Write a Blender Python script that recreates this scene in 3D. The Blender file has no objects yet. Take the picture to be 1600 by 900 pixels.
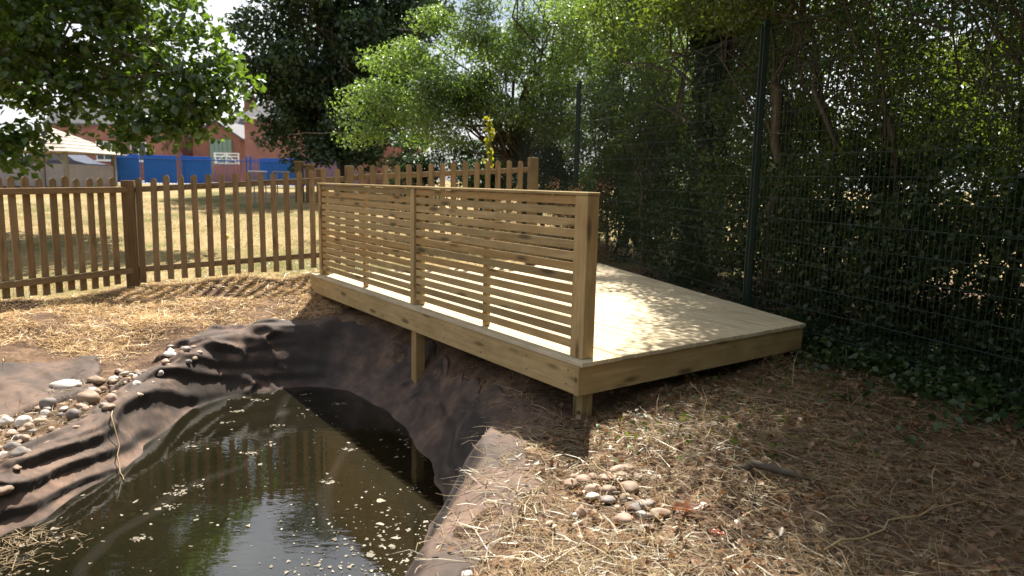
import bpy, bmesh, math, random
import numpy as np
from mathutils import Vector, Matrix

SC = bpy.context.scene
COL = SC.collection
R = math.radians

# ------------------------------------------------------------------ camera
CAM_Z = 1.45
pitch, roll = 0.1489, 0.0207
cam = bpy.data.cameras.new('camera')
cam.sensor_width = 36.0
cam.lens = 1100.0 / 1600.0 * 36.0
cam.clip_start = 0.05
cam.clip_end = 3000
cam.dof.use_dof = True
cam.dof.focus_distance = 4.6
cam.dof.aperture_fstop = 2.6
cam_o = bpy.data.objects.new('camera', cam)
COL.objects.link(cam_o)
fwd = Vector((0, math.cos(pitch), -math.sin(pitch)))
up0 = Vector((0, math.sin(pitch), math.cos(pitch)))
rt0 = Vector((1, 0, 0))
rt = rt0 * math.cos(roll) + up0 * math.sin(roll)
up = up0 * math.cos(roll) - rt0 * math.sin(roll)
M = Matrix((rt, up, -fwd)).transposed().to_4x4()
M.translation = (0, 0, CAM_Z)
cam_o.matrix_world = M
SC.camera = cam_o

# ------------------------------------------------------------------ sky, sun, exposure
SUN_EL, SUN_AZ = R(59), R(7)          # azimuth measured clockwise from +Y
w = bpy.data.worlds.new('World')
SC.world = w
w.use_nodes = True
nt = w.node_tree
nt.nodes.clear()
wo = nt.nodes.new('ShaderNodeOutputWorld')
bg = nt.nodes.new('ShaderNodeBackground')
bg.inputs['Strength'].default_value = 0.05
sky = nt.nodes.new('ShaderNodeTexSky')
sky.sky_type = 'NISHITA'
sky.sun_disc = False
sky.sun_elevation = SUN_EL
sky.sun_rotation = SUN_AZ
sky.dust_density = 2.5
sky.air_density = 1.0
# broken thin cloud over the whole sky
wt = nt.nodes.new('ShaderNodeTexCoord')
wn = nt.nodes.new('ShaderNodeTexNoise')
wn.inputs['Scale'].default_value = 2.6
wn.inputs['Detail'].default_value = 7
wn.inputs['Roughness'].default_value = 0.6
wr = nt.nodes.new('ShaderNodeValToRGB')
wr.color_ramp.elements[0].position = 0.40
wr.color_ramp.elements[1].position = 0.66
wm = nt.nodes.new('ShaderNodeMix')
wm.data_type = 'RGBA'
nt.links.new(wt.outputs['Generated'], wn.inputs['Vector'])
nt.links.new(wn.outputs['Fac'], wr.inputs['Fac'])
nt.links.new(wr.outputs['Color'], wm.inputs[0])
nt.links.new(sky.outputs['Color'], wm.inputs[6])
wm.inputs[7].default_value = (13.0, 13.3, 13.7, 1)
nt.links.new(wm.outputs[2], bg.inputs['Color'])
nt.links.new(bg.outputs[0], wo.inputs['Surface'])

sun = bpy.data.lights.new('sun', 'SUN')
sun.energy = 5.0
sun.angle = R(0.55)
sun.color = (1.0, 0.94, 0.84)
sun_o = bpy.data.objects.new('sun', sun)
COL.objects.link(sun_o)
sd = Vector((math.sin(SUN_AZ) * math.cos(SUN_EL), math.cos(SUN_AZ) * math.cos(SUN_EL), math.sin(SUN_EL)))
sun_o.rotation_euler = sd.to_track_quat('Z', 'Y').to_euler()

SC.view_settings.view_transform = 'Standard'
SC.view_settings.look = 'None'
SC.view_settings.gamma = 1
SC.view_settings.use_curve_mapping = False
SC.view_settings.exposure = 1.3
SC.render.engine = 'CYCLES'
cy = SC.cycles
cy.max_bounces = 7
cy.diffuse_bounces = 3
cy.glossy_bounces = 3
cy.transmission_bounces = 4
cy.transparent_max_bounces = 8
cy.caustics_reflective = False
cy.caustics_refractive = False
cy.sample_clamp_indirect = 6

# ------------------------------------------------------------------ helpers
def tag(o, label=None, cat=None, group=None, kind=None):
    if label: o['label'] = label
    if cat: o['category'] = cat
    if group: o['group'] = group
    if kind: o['kind'] = kind
    return o

def link(o, parent=None):
    COL.objects.link(o)
    if parent is not None: o.parent = parent
    return o

def empty(name, loc=(0, 0, 0), label=None, cat=None, group=None):
    o = bpy.data.objects.new(name, None)
    o.empty_display_size = 0.1
    o.location = loc
    link(o)
    return tag(o, label, cat, group)

def np_mesh(name, V, F, smooth=False):
    """V (n,3); F (m,k) with one polygon size."""
    V = np.ascontiguousarray(V, dtype=np.float32); F = np.ascontiguousarray(F, dtype=np.int32)
    me = bpy.data.meshes.new(name)
    m, k = F.shape
    me.vertices.add(len(V)); me.vertices.foreach_set('co', V.ravel())
    me.loops.add(m * k); me.loops.foreach_set('vertex_index', F.ravel())
    me.polygons.add(m)
    me.polygons.foreach_set('loop_start', np.arange(0, m * k, k, dtype=np.int32))
    me.polygons.foreach_set('loop_total', np.full(m, k, dtype=np.int32))
    if smooth: me.polygons.foreach_set('use_smooth', np.ones(m, dtype=bool))
    me.update(calc_edges=True)
    return me

def np_obj(name, V, F, mat, parent=None, smooth=False, origin=None):
    V = np.asarray(V, float)
    if origin is not None: V = V - np.asarray(origin, float)
    me = np_mesh(name, V, F, smooth)
    if mat: me.materials.append(mat)
    o = bpy.data.objects.new(name, me)
    if origin is not None: o.location = origin
    return link(o, parent)

def py_obj(name, V, F, mat, parent=None, smooth=False):
    me = bpy.data.meshes.new(name)
    me.from_pydata([tuple(v) for v in V], [], F)
    if smooth:
        for p in me.polygons: p.use_smooth = True
    me.materials.append(mat)
    o = bpy.data.objects.new(name, me)
    return link(o, parent)

_boxes = {}
def box_mesh(L, W, T, mat, bev=0.004):
    key = (round(L, 4), round(W, 4), round(T, 4), mat.name, bev)
    if key in _boxes: return _boxes[key]
    bm = bmesh.new()
    bmesh.ops.create_cube(bm, size=1)
    for v in bm.verts: v.co = Vector((v.co.x * L, v.co.y * W, v.co.z * T))
    if bev: bmesh.ops.bevel(bm, geom=list(bm.edges), offset=bev, segments=1, affect='EDGES')
    me = bpy.data.meshes.new('box')
    bm.to_mesh(me); bm.free()
    me.materials.append(mat)
    _boxes[key] = me
    return me

def frame(d, upv=(0, 0, 1)):
    x = Vector(d).normalized(); u = Vector(upv)
    y = u.cross(x).normalized(); z = x.cross(y)
    return Matrix((x, y, z)).transposed().to_4x4()

def board(name, p0, p1, W, T, mat, parent=None, upv=(0, 0, 1), bev=0.004):
    """A plank from p0 to p1 (centre line): T along upv, W across."""
    p0, p1 = Vector(p0), Vector(p1)
    o = bpy.data.objects.new(name, box_mesh((p1 - p0).length, W, T, mat, bev))
    m = frame(p1 - p0, upv); m.translation = (p0 + p1) / 2
    o.matrix_world = m
    COL.objects.link(o)
    if parent is not None:
        o.parent = parent
        o.matrix_parent_inverse = Matrix.Translation(-Vector(parent.location))
    return o

def child(o, parent):
    o.parent = parent
    o.matrix_parent_inverse = Matrix.Translation(-Vector(parent.location))
    return o

class Acc:
    def __init__(s): s.V = []; s.F = []; s.n = 0
    def add(s, V, F):
        V = np.asarray(V, float); s.V.append(V); s.F.append(np.asarray(F) + s.n); s.n += len(V)
    def out(s): return np.concatenate(s.V), np.concatenate(s.F)

def tube(pts, rad, n=7):
    pts = np.asarray(pts, float); rad = np.broadcast_to(rad, (len(pts),))
    t = np.gradient(pts, axis=0); t /= np.linalg.norm(t, axis=1)[:, None] + 1e-9
    ref = np.where(np.abs(t[:, 2:3]) > .9, np.array([[1., 0, 0]]), np.array([[0, 0, 1.]]))
    if len(set(map(tuple, ref))) > 1: ref = np.tile(np.array([[.577, .577, .577]]), (len(pts), 1))
    a = np.cross(t, ref); a /= np.linalg.norm(a, axis=1)[:, None] + 1e-9
    b = np.cross(t, a)
    th = np.linspace(0, 2 * np.pi, n, endpoint=False)
    V = pts[:, None] + rad[:, None, None] * (np.cos(th)[None, :, None] * a[:, None] + np.sin(th)[None, :, None] * b[:, None])
    k = len(pts); i = np.arange(k - 1)[:, None] * n; j = np.arange(n)[None]
    jn = (j + 1) % n
    F = np.stack([i + j, i + jn, i + n + jn, i + n + j], -1).reshape(-1, 4)
    return V.reshape(-1, 3), F

# value noise -------------------------------------------------------
def _h(ix, iy, s):
    n = (ix.astype(np.int64) * 374761393 + iy.astype(np.int64) * 668265263 + s * 974711) & 0x7fffffff
    n = ((n ^ (n >> 13)) * 1274126177) & 0x7fffffff
    return ((n ^ (n >> 16)) & 0xffff) / 65535.0
def vnoise(x, y, s=0):
    x = np.asarray(x, float); y = np.asarray(y, float)
    ix = np.floor(x); iy = np.floor(y); fx = x - ix; fy = y - iy
    fx = fx * fx * (3 - 2 * fx); fy = fy * fy * (3 - 2 * fy)
    a = _h(ix, iy, s); b = _h(ix + 1, iy, s); c = _h(ix, iy + 1, s); d = _h(ix + 1, iy + 1, s)
    return (a + (b - a) * fx) * (1 - fy) + (c + (d - c) * fx) * fy - .5
def fbm(x, y, s=0, o=4):
    t = 0; a = 1.
    for k in range(o):
        t = t + a * vnoise(x * 2 ** k + 17.3 * k, y * 2 ** k - 9.1 * k, s + k); a *= .5
    return t
def sst(t): t = np.clip(t, 0, 1); return t * t * (3 - 2 * t)

# ------------------------------------------------------------------ materials
def new_mat(name):
    m = bpy.data.materials.new(name); m.use_nodes = True
    n = m.node_tree; n.nodes.clear()
    out = n.nodes.new('ShaderNodeOutputMaterial')
    return m, n, out
def N(n, t, **kw):
    x = n.nodes.new(t)
    for k, v in kw.items(): setattr(x, k, v)
    return x
def ramp(n, fac, stops):
    r = N(n, 'ShaderNodeValToRGB'); e = r.color_ramp.elements
    while len(e) < len(stops): e.new(0.5)
    for i, (p, c) in enumerate(stops):
        e[i].position = p; e[i].color = (*c, 1)
    n.links.new(fac, r.inputs['Fac'])
    return r.outputs['Color']
def mix(n, f, a, b, mode='MIX'):
    m = N(n, 'ShaderNodeMix', data_type='RGBA', blend_type=mode)
    for s, v in ((0, f), (6, a), (7, b)):
        if isinstance(v, (int, float)): m.inputs[s].default_value = v
        elif isinstance(v, tuple): m.inputs[s].default_value = (*v, 1)
        else: n.links.new(v, m.inputs[s])
    return m.outputs[2]
def noise(n, vec, scale, detail=5, rough=.55, dist=0):
    x = N(n, 'ShaderNodeTexNoise')
    x.inputs['Scale'].default_value = scale; x.inputs['Detail'].default_value = detail
    x.inputs['Roughness'].default_value = rough; x.inputs['Distortion'].default_value = dist
    if vec is not None: n.links.new(vec, x.inputs['Vector'])
    return x.outputs['Fac']
def coords(n, out='Object', scale=(1, 1, 1), rnd=False):
    tc = N(n, 'ShaderNodeTexCoord'); mp = N(n, 'ShaderNodeMapping')
    mp.inputs['Scale'].default_value = scale
    n.links.new(tc.outputs[out], mp.inputs['Vector'])
    if rnd:
        oi = N(n, 'ShaderNodeObjectInfo'); mu = N(n, 'ShaderNodeMath', operation='MULTIPLY')
        mu.inputs[1].default_value = 37.0
        n.links.new(oi.outputs['Random'], mu.inputs[0])
        n.links.new(mu.outputs[0], mp.inputs['Location'])
    return mp.outputs['Vector']
def principled(n, out, col, rough=.7, bump=None, bstr=.3, bdist=.01, spec=.3):
    b = N(n, 'ShaderNodeBsdfPrincipled')
    if isinstance(col, tuple): b.inputs['Base Color'].default_value = (*col, 1)
    else: n.links.new(col, b.inputs['Base Color'])
    if isinstance(rough, (int, float)): b.inputs['Roughness'].default_value = rough
    else: n.links.new(rough, b.inputs['Roughness'])
    b.inputs['Specular IOR Level'].default_value = spec
    if bump is not None:
        bp = N(n, 'ShaderNodeBump'); bp.inputs['Strength'].default_value = bstr; bp.inputs['Distance'].default_value = bdist
        n.links.new(bump, bp.inputs['Height']); n.links.new(bp.outputs[0], b.inputs['Normal'])
    n.links.new(b.outputs[0], out.inputs['Surface'])
    return b

def wood(name, light, dark, knot=.5, tone=.25):
    m, n, out = new_mat(name)
    v = coords(n, 'Object', (1.2, 22, 22), True)
    g = noise(n, v, 1.6, 6, .6, .6)
    c = ramp(n, g, [(.28, dark), (.5, tuple((a + b) / 2 for a, b in zip(light, dark))), (.72, light)])
    # knots
    v2 = coords(n, 'Object', (2.2, 9, 9), True)
    vo = N(n, 'ShaderNodeTexVoronoi'); vo.inputs['Scale'].default_value = 1.0
    n.links.new(v2, vo.inputs['Vector'])
    k = ramp(n, vo.outputs['Distance'], [(.10, (1, 1, 1)), (.25, (0, 0, 0))])
    km = N(n, 'ShaderNodeMath', operation='MULTIPLY'); km.inputs[1].default_value = knot
    n.links.new(k, km.inputs[0])
    c = mix(n, km.outputs[0], c, tuple(x * .35 for x in dark))
    # board to board tone and weather blotches
    oi = N(n, 'ShaderNodeObjectInfo')
    t = ramp(n, oi.outputs['Random'], [(0, (1 - tone, 1 - tone, 1 - tone * 1.1)), (.5, (1, 1, 1)), (1, (1 - tone * .3, 1 - tone * .55, 1 - tone * .9))])
    c = mix(n, 1.0, c, t, 'MULTIPLY')
    bl = ramp(n, noise(n, coords(n, 'Object', (3, 6, 6), True), 1.5, 4), [(.35, (.78, .76, .72)), (.6, (1, 1, 1))])
    c = mix(n, .8, c, bl, 'MULTIPLY')
    principled(n, out, c, .72, g, .25, .004, .25)
    return m
PINE = wood('fresh_pine', (.54, .395, .195), (.37, .258, .118), .9, .38)
DECKWOOD = wood('deck_pine', (.64, .55, .39), (.52, .43, .28), .35, .15)
PICKET = wood('picket_wood', (.33, .235, .13), (.20, .14, .078), .5, .35)
POSTWOOD = wood('post_wood', (.24, .155, .075), (.14, .088, .042), .4, .25)
BARK = wood('bark', (.13, .105, .075), (.06, .048, .035), .2, .3)
GREYWOOD = wood('weathered_wood', (.36, .33, .29), (.25, .22, .19), .2, .25)

def plain(name, col, rough=.6, var=.2, scale=8, spec=.3):
    m, n, out = new_mat(name)
    f = noise(n, coords(n), scale, 5)
    c = ramp(n, f, [(.3, tuple(x * (1 - var) for x in col)), (.7, tuple(min(1, x * (1 + var)) for x in col))])
    principled(n, out, c, rough, f, .15, .01, spec)
    return m

def leafmat(name, c1, c2, trans, tcol, gloss=.07):
    m, n, out = new_mat(name)
    ge = N(n, 'ShaderNodeNewGeometry')
    rnd = ge.outputs['Random Per Island']
    c = ramp(n, rnd, [(0, c1), (1, c2)])
    tc = mix(n, 1.0, c, tcol, 'MULTIPLY')
    d = N(n, 'ShaderNodeBsdfDiffuse'); n.links.new(c, d.inputs['Color'])
    t = N(n, 'ShaderNodeBsdfTranslucent'); n.links.new(tc, t.inputs['Color'])
    g = N(n, 'ShaderNodeBsdfGlossy'); g.inputs['Roughness'].default_value = .38
    g.inputs['Color'].default_value = (.8, .85, .8, 1)
    a = N(n, 'ShaderNodeMixShader'); a.inputs[0].default_value = trans
    n.links.new(d.outputs[0], a.inputs[1]); n.links.new(t.outputs[0], a.inputs[2])
    b = N(n, 'ShaderNodeMixShader'); b.inputs[0].default_value = gloss
    n.links.new(a.outputs[0], b.inputs[1]); n.links.new(g.outputs[0], b.inputs[2])
    n.links.new(b.outputs[0], out.inputs['Surface'])
    return m
LEAF_OAK = leafmat('oak_leaf', (.03, .06, .013), (.075, .12, .024), .48, (2.5, 2.5, .9), .05)
LEAF_DARK = leafmat('dark_leaf', (.018, .038, .016), (.042, .072, .028), .3, (1.6, 1.9, .9), .05)
LEAF_LIGHT = leafmat('light_leaf', (.085, .14, .036), (.165, .22, .066), .52, (2.0, 2.15, 1.0), .09)
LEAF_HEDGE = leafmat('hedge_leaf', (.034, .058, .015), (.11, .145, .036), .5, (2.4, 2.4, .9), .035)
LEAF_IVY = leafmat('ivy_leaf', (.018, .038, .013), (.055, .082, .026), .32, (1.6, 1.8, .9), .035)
LEAF_VINE = leafmat('vine_leaf', (.2, .23, .03), (.36, .34, .05), .5, (1.8, 1.7, .7))
DRYLEAF = leafmat('dry_leaf', (.12, .065, .035), (.26, .15, .08), .25, (1.4, 1.2, .8), .04)
STRAW = leafmat('straw', (.20, .125, .06), (.50, .375, .20), .2, (1.2, 1.1, .8), .05)
STRAWB = leafmat('bleached_straw', (.42, .27, .125), (.76, .56, .30), .2, (1.2, 1.1, .8), .04)
STRAWD = leafmat('old_straw', (.10, .07, .042), (.34, .25, .145), .2, (1.2, 1.1, .8), .04)
GRASSM = leafmat('lawn_grass', (.085, .105, .035), (.33, .26, .135), .3, (1.5, 1.5, .8), .04)
RUSTLEAF = leafmat('rust_leaf', (.11, .035, .014), (.22, .08, .028), .3, (1.8, 1.2, .7), .08)
REDLEAF = leafmat('red_leaf', (.30, .05, .014), (.42, .09, .02), .4, (1.8, 1.2, .7), .08)

def metal(name, col, rough=.45):
    m, n, out = new_mat(name)
    f = noise(n, coords(n), 6, 4)
    c = ramp(n, f, [(.3, tuple(x * .8 for x in col)), (.7, col)])
    principled(n, out, c, rough, None, spec=.5)
    return m
GREEN = metal('green_powder_coat', (.006, .022, .015), .5)
BLUE = metal('blue_paint', (.03, .13, .55), .45)
BLUEP = plain('blue_board', (.02, .17, .62), .5, .1, 2)

def brick():
    m, n, out = new_mat('brick')
    v = coords(n)
    b = N(n, 'ShaderNodeTexBrick')
    b.inputs['Scale'].default_value = 1.0
    b.inputs['Brick Width'].default_value = .225; b.inputs['Row Height'].default_value = .075; b.inputs['Mortar Size'].default_value = .008
    b.inputs['Color1'].default_value = (.30, .10, .065, 1); b.inputs['Color2'].default_value = (.22, .075, .05, 1); b.inputs['Mortar'].default_value = (.3, .24, .2, 1)
    tc = N(n, 'ShaderNodeSeparateXYZ'); cb = N(n, 'ShaderNodeCombineXYZ')
    ad = N(n, 'ShaderNodeMath', operation='ADD')
    n.links.new(v, tc.inputs[0]); n.links.new(tc.outputs[0], ad.inputs[0]); n.links.new(tc.outputs[1], ad.inputs[1])
    n.links.new(ad.outputs[0], cb.inputs[0]); n.links.new(tc.outputs[2], cb.inputs[1])
    n.links.new(cb.outputs[0], b.inputs['Vector'])
    c = mix(n, .7, b.outputs['Color'], ramp(n, noise(n, v, 1.2, 5), [(.3, (.7, .7, .72)), (.7, (1.15, 1.1, 1.05))]), 'MULTIPLY')
    principled(n, out, c, .85)
    return m
BRICK = brick()
SLATE = plain('slate', (.10, .098, .105), .6, .25, 3)
SHINGLE = plain('cedar_shingle', (.34, .30, .25), .8, .25, 5)
WHITE = plain('white_paint', (.75, .75, .73), .5, .06, 4)
GREYPANEL = plain('grey_panel', (.28, .26, .27), .6, .12, 3)
GARAGE = plain('green_door_paint', (.20, .30, .24), .5, .08, 3)
GLASSD = plain('dark_glass', (.03, .035, .04), .1, .1, 3, .6)
CARPAINT = plain('dark_car_paint', (.02, .025, .05), .25, .1, 3, .6)
TYRE = plain('tyre_rubber', (.02, .02, .02), .8, .1, 9)
SCREW = plain('screw_head', (.07, .06, .05), .4, .1, 9, .5)

# ------------------------------------------------------------------ terrain
WATER_Z = -0.70
pond_ctrl = [(-2.5, 1.9), (-2.9, 2.6), (-3.0, 3.3), (-2.99, 3.87), (-2.93, 4.3), (-2.86, 4.75), (-2.85, 5.2), (-2.93, 5.8),
             (-2.97, 6.3), (-2.78, 6.75), (-2.37, 7.06), (-1.95, 7.1), (-1.6, 6.95), (-1.19, 6.41), (-.85, 5.75), (-.62, 5.2), (-.47, 4.64),
             (-.44, 4.3), (-.47, 3.94), (-.53, 3.5), (-.62, 2.9), (-.8, 2.3), (-1.4, 1.8)]
def chaikin(P, k):
    P = np.array(P, float)
    for _ in range(k):
        Q = np.roll(P, -1, 0)
        P = np.stack([.75 * P + .25 * Q, .25 * P + .75 * Q], 1).reshape(-1, 2)
    return P
POND = chaikin(pond_ctrl, 3)
_q = np.arange(len(POND)) * .11
POND = POND + .07 * np.stack([fbm(_q * 1.7, _q * 0, 201, 3), fbm(_q * 1.7, _q * 0 + 5, 202, 3)], 1)
def pond_sd(x, y):
    """signed distance to the water's edge, positive outside"""
    x = np.asarray(x, float); y = np.asarray(y, float); sh = x.shape
    x = x.ravel(); y = y.ravel()
    d = np.full(x.shape, 1e9); ins = np.zeros(x.shape, bool)
    A = POND; B = np.roll(POND, -1, 0)
    for (ax, ay), (bx, by) in zip(A, B):
        ex, ey = bx - ax, by - ay
        t = np.clip(((x - ax) * ex + (y - ay) * ey) / (ex * ex + ey * ey + 1e-12), 0, 1)
        d = np.minimum(d, (x - ax - t * ex) ** 2 + (y - ay - t * ey) ** 2)
        c = ((ay > y) != (by > y)) & (x < ex * (y - ay) / (ey + 1e-12) + ax)
        ins ^= c
    d = np.sqrt(d)
    return np.where(ins, -d, d).reshape(sh)
HC = np.array([(-3.15, 4.0, -.44), (-3.1, 4.6, -.42), (-3.1, 5.3, -.40), (-3.15, 6.0, -.35), (-3.5, 5.0, -.38), (-3.6, 4.2, -.42), (-4.0, 5.4, -.27), (-4.2, 4.4, -.3),
    (-4.5, 6.0, -.10), (-5.0, 7.0, .03), (-4.6, 8.5, .10), (-5.4, 7.3, .08), (-6.1, 6.1, .06), (-3.25, 6.6, -.26), (-2.95, 7.15, -.16), (-2.4, 7.5, -.12), (-2.55, 8.6, .05),
    (-3.5, 8.0, .04), (-3.6, 7.2, -.06), (-3.5, 8.9, .18), (-2.5, 9.2, .22), (-1, 9.7, .24), (.3, 10.3, .24), (1.3, 10.6, .22), (-1.0, 8.8, .04), (.5, 9.4, .04), (1.0, 8.5, .03),
    (-.25, 4.5, -.12), (-.3, 5.4, -.12), (-.5, 6.2, -.12), (-1.1, 7.1, -.1), (-1.7, 7.7, -.02), (0.2, 5.6, -.04), (.5, 4.4, -.09), (.5, 3.5, -.07), (0, 3.3, -.07), (-.25, 3.0, -.14), (.3, 2.4, -.08), (-.3, 2.2, -.15),
    (1.5, 5.2, -.02), (2.5, 6.0, .03), (2.0, 7.0, .03), (2.7, 7.0, .08), (1.8, 9.5, .1), (3, 4, .04), (2.4, 5.1, .02), (1.0, 2.5, -.06), (2, 3.4, -.01), (3, 2.5, .04), (1.2, 3.8, -.03), (1.3, 1, -.05), (4, 6, .1), (4.5, 3.5, .1),
    (-3.72, 5.69, -.37), (-3.4, 5.5, -.40), (-3.6, 5.0, -.40), (-3.3, 6.3, -.36), (-3.2, 4.4, -.44), (-3.9, 6.1, -.25), (-4.5, 2.5, -.35), (-5.5, 4.2, -.1), (-1.5, .8, -.2), (-1.6, -.5, -.05), (0, 0, -.05)])
def far_h(x, y):
    return .08 + .049 * np.clip(y - 8.5, 0, 19.5)
_res = HC[:, 2] - far_h(HC[:, 0], HC[:, 1])
def outer_h(x, y):
    num = np.zeros(np.shape(x)); den = np.full(np.shape(x), .03)
    for (cx, cy_, _), r in zip(HC, _res):
        wgt = 1 / (((x - cx) ** 2 + (y - cy_) ** 2) + .03) ** 1.6
        num = num + wgt * r; den = den + wgt
    return far_h(x, y) + num / den
def bank_w(x, y):
    # width of the bank from the water's edge to the rim
    left = sst((-2.2 - x) / .5) * sst((7.0 - y) / .5)
    deckside = sst((x + 2.2) / .5) * sst((y - 4.8) / .8)
    return .34 - .13 * left + .28 * deckside
def height(x, y, detail=True):
    x = np.asarray(x, float); y = np.asarray(y, float)
    zo = outer_h(x, y)
    near = (np.abs(x) < 7) & (y > -1) & (y < 10)
    d = np.full(x.shape, 9.)
    if near.any(): d[near] = pond_sd(x[near], y[near])
    t = np.clip(d / bank_w(x, y), 0, 1)
    prof = .35 * t + .65 * sst(t)
    z = np.where(d < 0, WATER_Z - np.minimum(.45, -d * .9), WATER_Z + (zo - WATER_Z) * prof)
    if detail:
        k = np.clip(d / .3, 0, 1) * np.clip((26 - y) / 10, .15, 1)
        z = z + k * (.035 * fbm(x * 1.7, y * 1.7, 3) + .018 * fbm(x * 9, y * 9, 8, 3))
    return z
def H1(x, y): return float(height(np.array([x]), np.array([y]))[0])

def axis(lo, hi, step, a, b):
    c = list(np.arange(lo, hi + 1e-6, step))
    s = step; v = hi; rgt = []
    while v < b: s *= 1.22; v += s; rgt.append(v)
    s = step; v = lo; lft = []
    while v > a: s *= 1.22; v -= s; lft.append(v)
    return np.array(lft[::-1] + c + rgt)
gx = axis(-6.4, 4.2, .045, -900, 900); gy = axis(1.6, 10.6, .045, -200, 1400)
GX, GY = np.meshgrid(gx, gy)
GZ = height(GX.ravel(), GY.ravel()).reshape(GX.shape)
_m = (np.abs(GX) < 7) & (GY > -1) & (GY < 10)
_d = np.full(GX.shape, 9.); _d[_m] = pond_sd(GX[_m], GY[_m])
GZ = GZ - .10 * sst((_d + .45) / .2) * (1 - sst((_d - .20) / .16))      # the earth lies below the liner sheet
nx, ny = len(gx), len(gy)
ii = (np.arange(ny - 1)[:, None] * nx + np.arange(nx - 1)[None]).ravel()
GF = np.stack([ii, ii + 1, ii + nx + 1, ii + nx], 1)

# fence run corner points (x, y)
FP = [(-6.25, 5.75), (-4.62, 8.5), (-2.16, 9.33), (.26, 10.02)]
def behind_fence(x, y):
    t = np.interp(x, [-30, -6.25, -4.62, -2.16, .26, 1.5, 40], [-30, 5.75, 8.5, 9.33, 10.02, 10.4, 10.4])
    return y - t

def ground_mat():
    m, n, out = new_mat('ground')
    v = coords(n)
    at = N(n, 'ShaderNodeAttribute'); at.attribute_name = 'lawn'
    f1 = noise(n, v, 3.5, 8, .65); f2 = noise(n, v, 38, 6, .7); f3 = noise(n, v, .45, 5, .6)
    soil = ramp(n, f1, [(.28, (.055, .036, .026)), (.48, (.12, .078, .054)), (.7, (.25, .165, .105))])
    soil = mix(n, .55, soil, ramp(n, f2, [(.35, (.45, .45, .45)), (.62, (1.5, 1.45, 1.35))]), 'MULTIPLY')
    lawn = ramp(n, f3, [(.34, (.115, .12, .048)), (.48, (.24, .185, .092)), (.62, (.34, .25, .14))])
    lawn = mix(n, .6, lawn, ramp(n, noise(n, v, 14, 6, .7), [(.3, (.55, .6, .5)), (.65, (1.3, 1.25, 1.15))]), 'MULTIPLY')
    c = mix(n, at.outputs['Fac'], soil, lawn)
    principled(n, out, c, .95, f2, .7, .02, .1)
    return m
GROUND = ground_mat()
g = np_obj('ground', np.stack([GX.ravel(), GY.ravel(), GZ.ravel()], 1), GF, GROUND, smooth=True)
tag(g, 'dry bare earth bank and parched lawn running to the houses', kind='structure')
lawnv = sst((behind_fence(GX.ravel(), GY.ravel()) + .1 + .5 * fbm(GX.ravel() * 2, GY.ravel() * 2, 5)) / .5)
# the bank in front of the fence on the left is mown straw as well
a = g.data.attributes.new('lawn', 'FLOAT', 'POINT'); a.data.foreach_set('value', lawnv.astype(np.float32))

# ------------------------------------------------------------------ water
def water_mat():
    m, n, out = new_mat('murky_water')
    v = coords(n)
    f = noise(n, v, 1.1, 6, .6, .5)
    film = N(n, 'ShaderNodeTexWave'); film.wave_type = 'BANDS'
    film.inputs['Scale'].default_value = .34; film.inputs['Distortion'].default_value = 7; film.inputs['Detail'].default_value = 4; film.inputs['Detail Scale'].default_value = .8
    n.links.new(v, film.inputs['Vector'])
    streak = ramp(n, film.outputs['Fac'], [(.965, (0, 0, 0)), (1.0, (.35, .35, .35))])
    col = ramp(n, f, [(.3, (.013, .0115, .006)), (.7, (.023, .020, .010))])
    col = mix(n, streak, col, (.06, .054, .045))
    dif = N(n, 'ShaderNodeBsdfDiffuse'); n.links.new(col, dif.inputs['Color'])
    tr = N(n, 'ShaderNodeBsdfTransparent'); tr.inputs['Color'].default_value = (.48, .34, .15, 1)
    a = N(n, 'ShaderNodeMixShader'); a.inputs[0].default_value = .6
    n.links.new(tr.outputs[0], a.inputs[1]); n.links.new(dif.outputs[0], a.inputs[2])
    gl = N(n, 'ShaderNodeBsdfGlossy'); gl.inputs['Roughness'].default_value = .015
    bp = N(n, 'ShaderNodeBump'); bp.inputs['Strength'].default_value = .05; bp.inputs['Distance'].default_value = .02
    n.links.new(noise(n, coords(n, 'Object', (1, 2.2, 1)), 7, 3), bp.inputs['Height'])
    n.links.new(bp.outputs[0], gl.inputs['Normal'])
    fr = N(n, 'ShaderNodeFresnel'); fr.inputs['IOR'].default_value = 2.3
    n.links.new(bp.outputs[0], fr.inputs['Normal'])
    b = N(n, 'ShaderNodeMixShader')
    n.links.new(fr.outputs[0], b.inputs[0]); n.links.new(a.outputs[0], b.inputs[1]); n.links.new(gl.outputs[0], b.inputs[2])
    n.links.new(b.outputs[0], out.inputs['Surface'])
    return m
cen = POND.mean(0); ring = cen + (POND - cen) * 1.0
nrm = np.roll(POND, -1, 0) - np.roll(POND, 1, 0); nrm = np.stack([nrm[:, 1], -nrm[:, 0]], 1)
nrm /= np.linalg.norm(nrm, axis=1)[:, None]
if ((POND + nrm * .1 - cen) ** 2).sum() < ((POND - cen) ** 2).sum(): nrm = -nrm
for _ in range(10): nrm = (np.roll(nrm, 1, 0) + nrm * 2 + np.roll(nrm, -1, 0)); nrm /= np.linalg.norm(nrm, axis=1)[:, None]
wv = POND + nrm * .12
wobj = py_obj('water', [(p[0], p[1], WATER_Z) for p in wv], [list(range(len(wv)))[::-1]], water_mat())
tag(wobj, 'murky brown pond water reflecting trees and sky', kind='structure')

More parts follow.
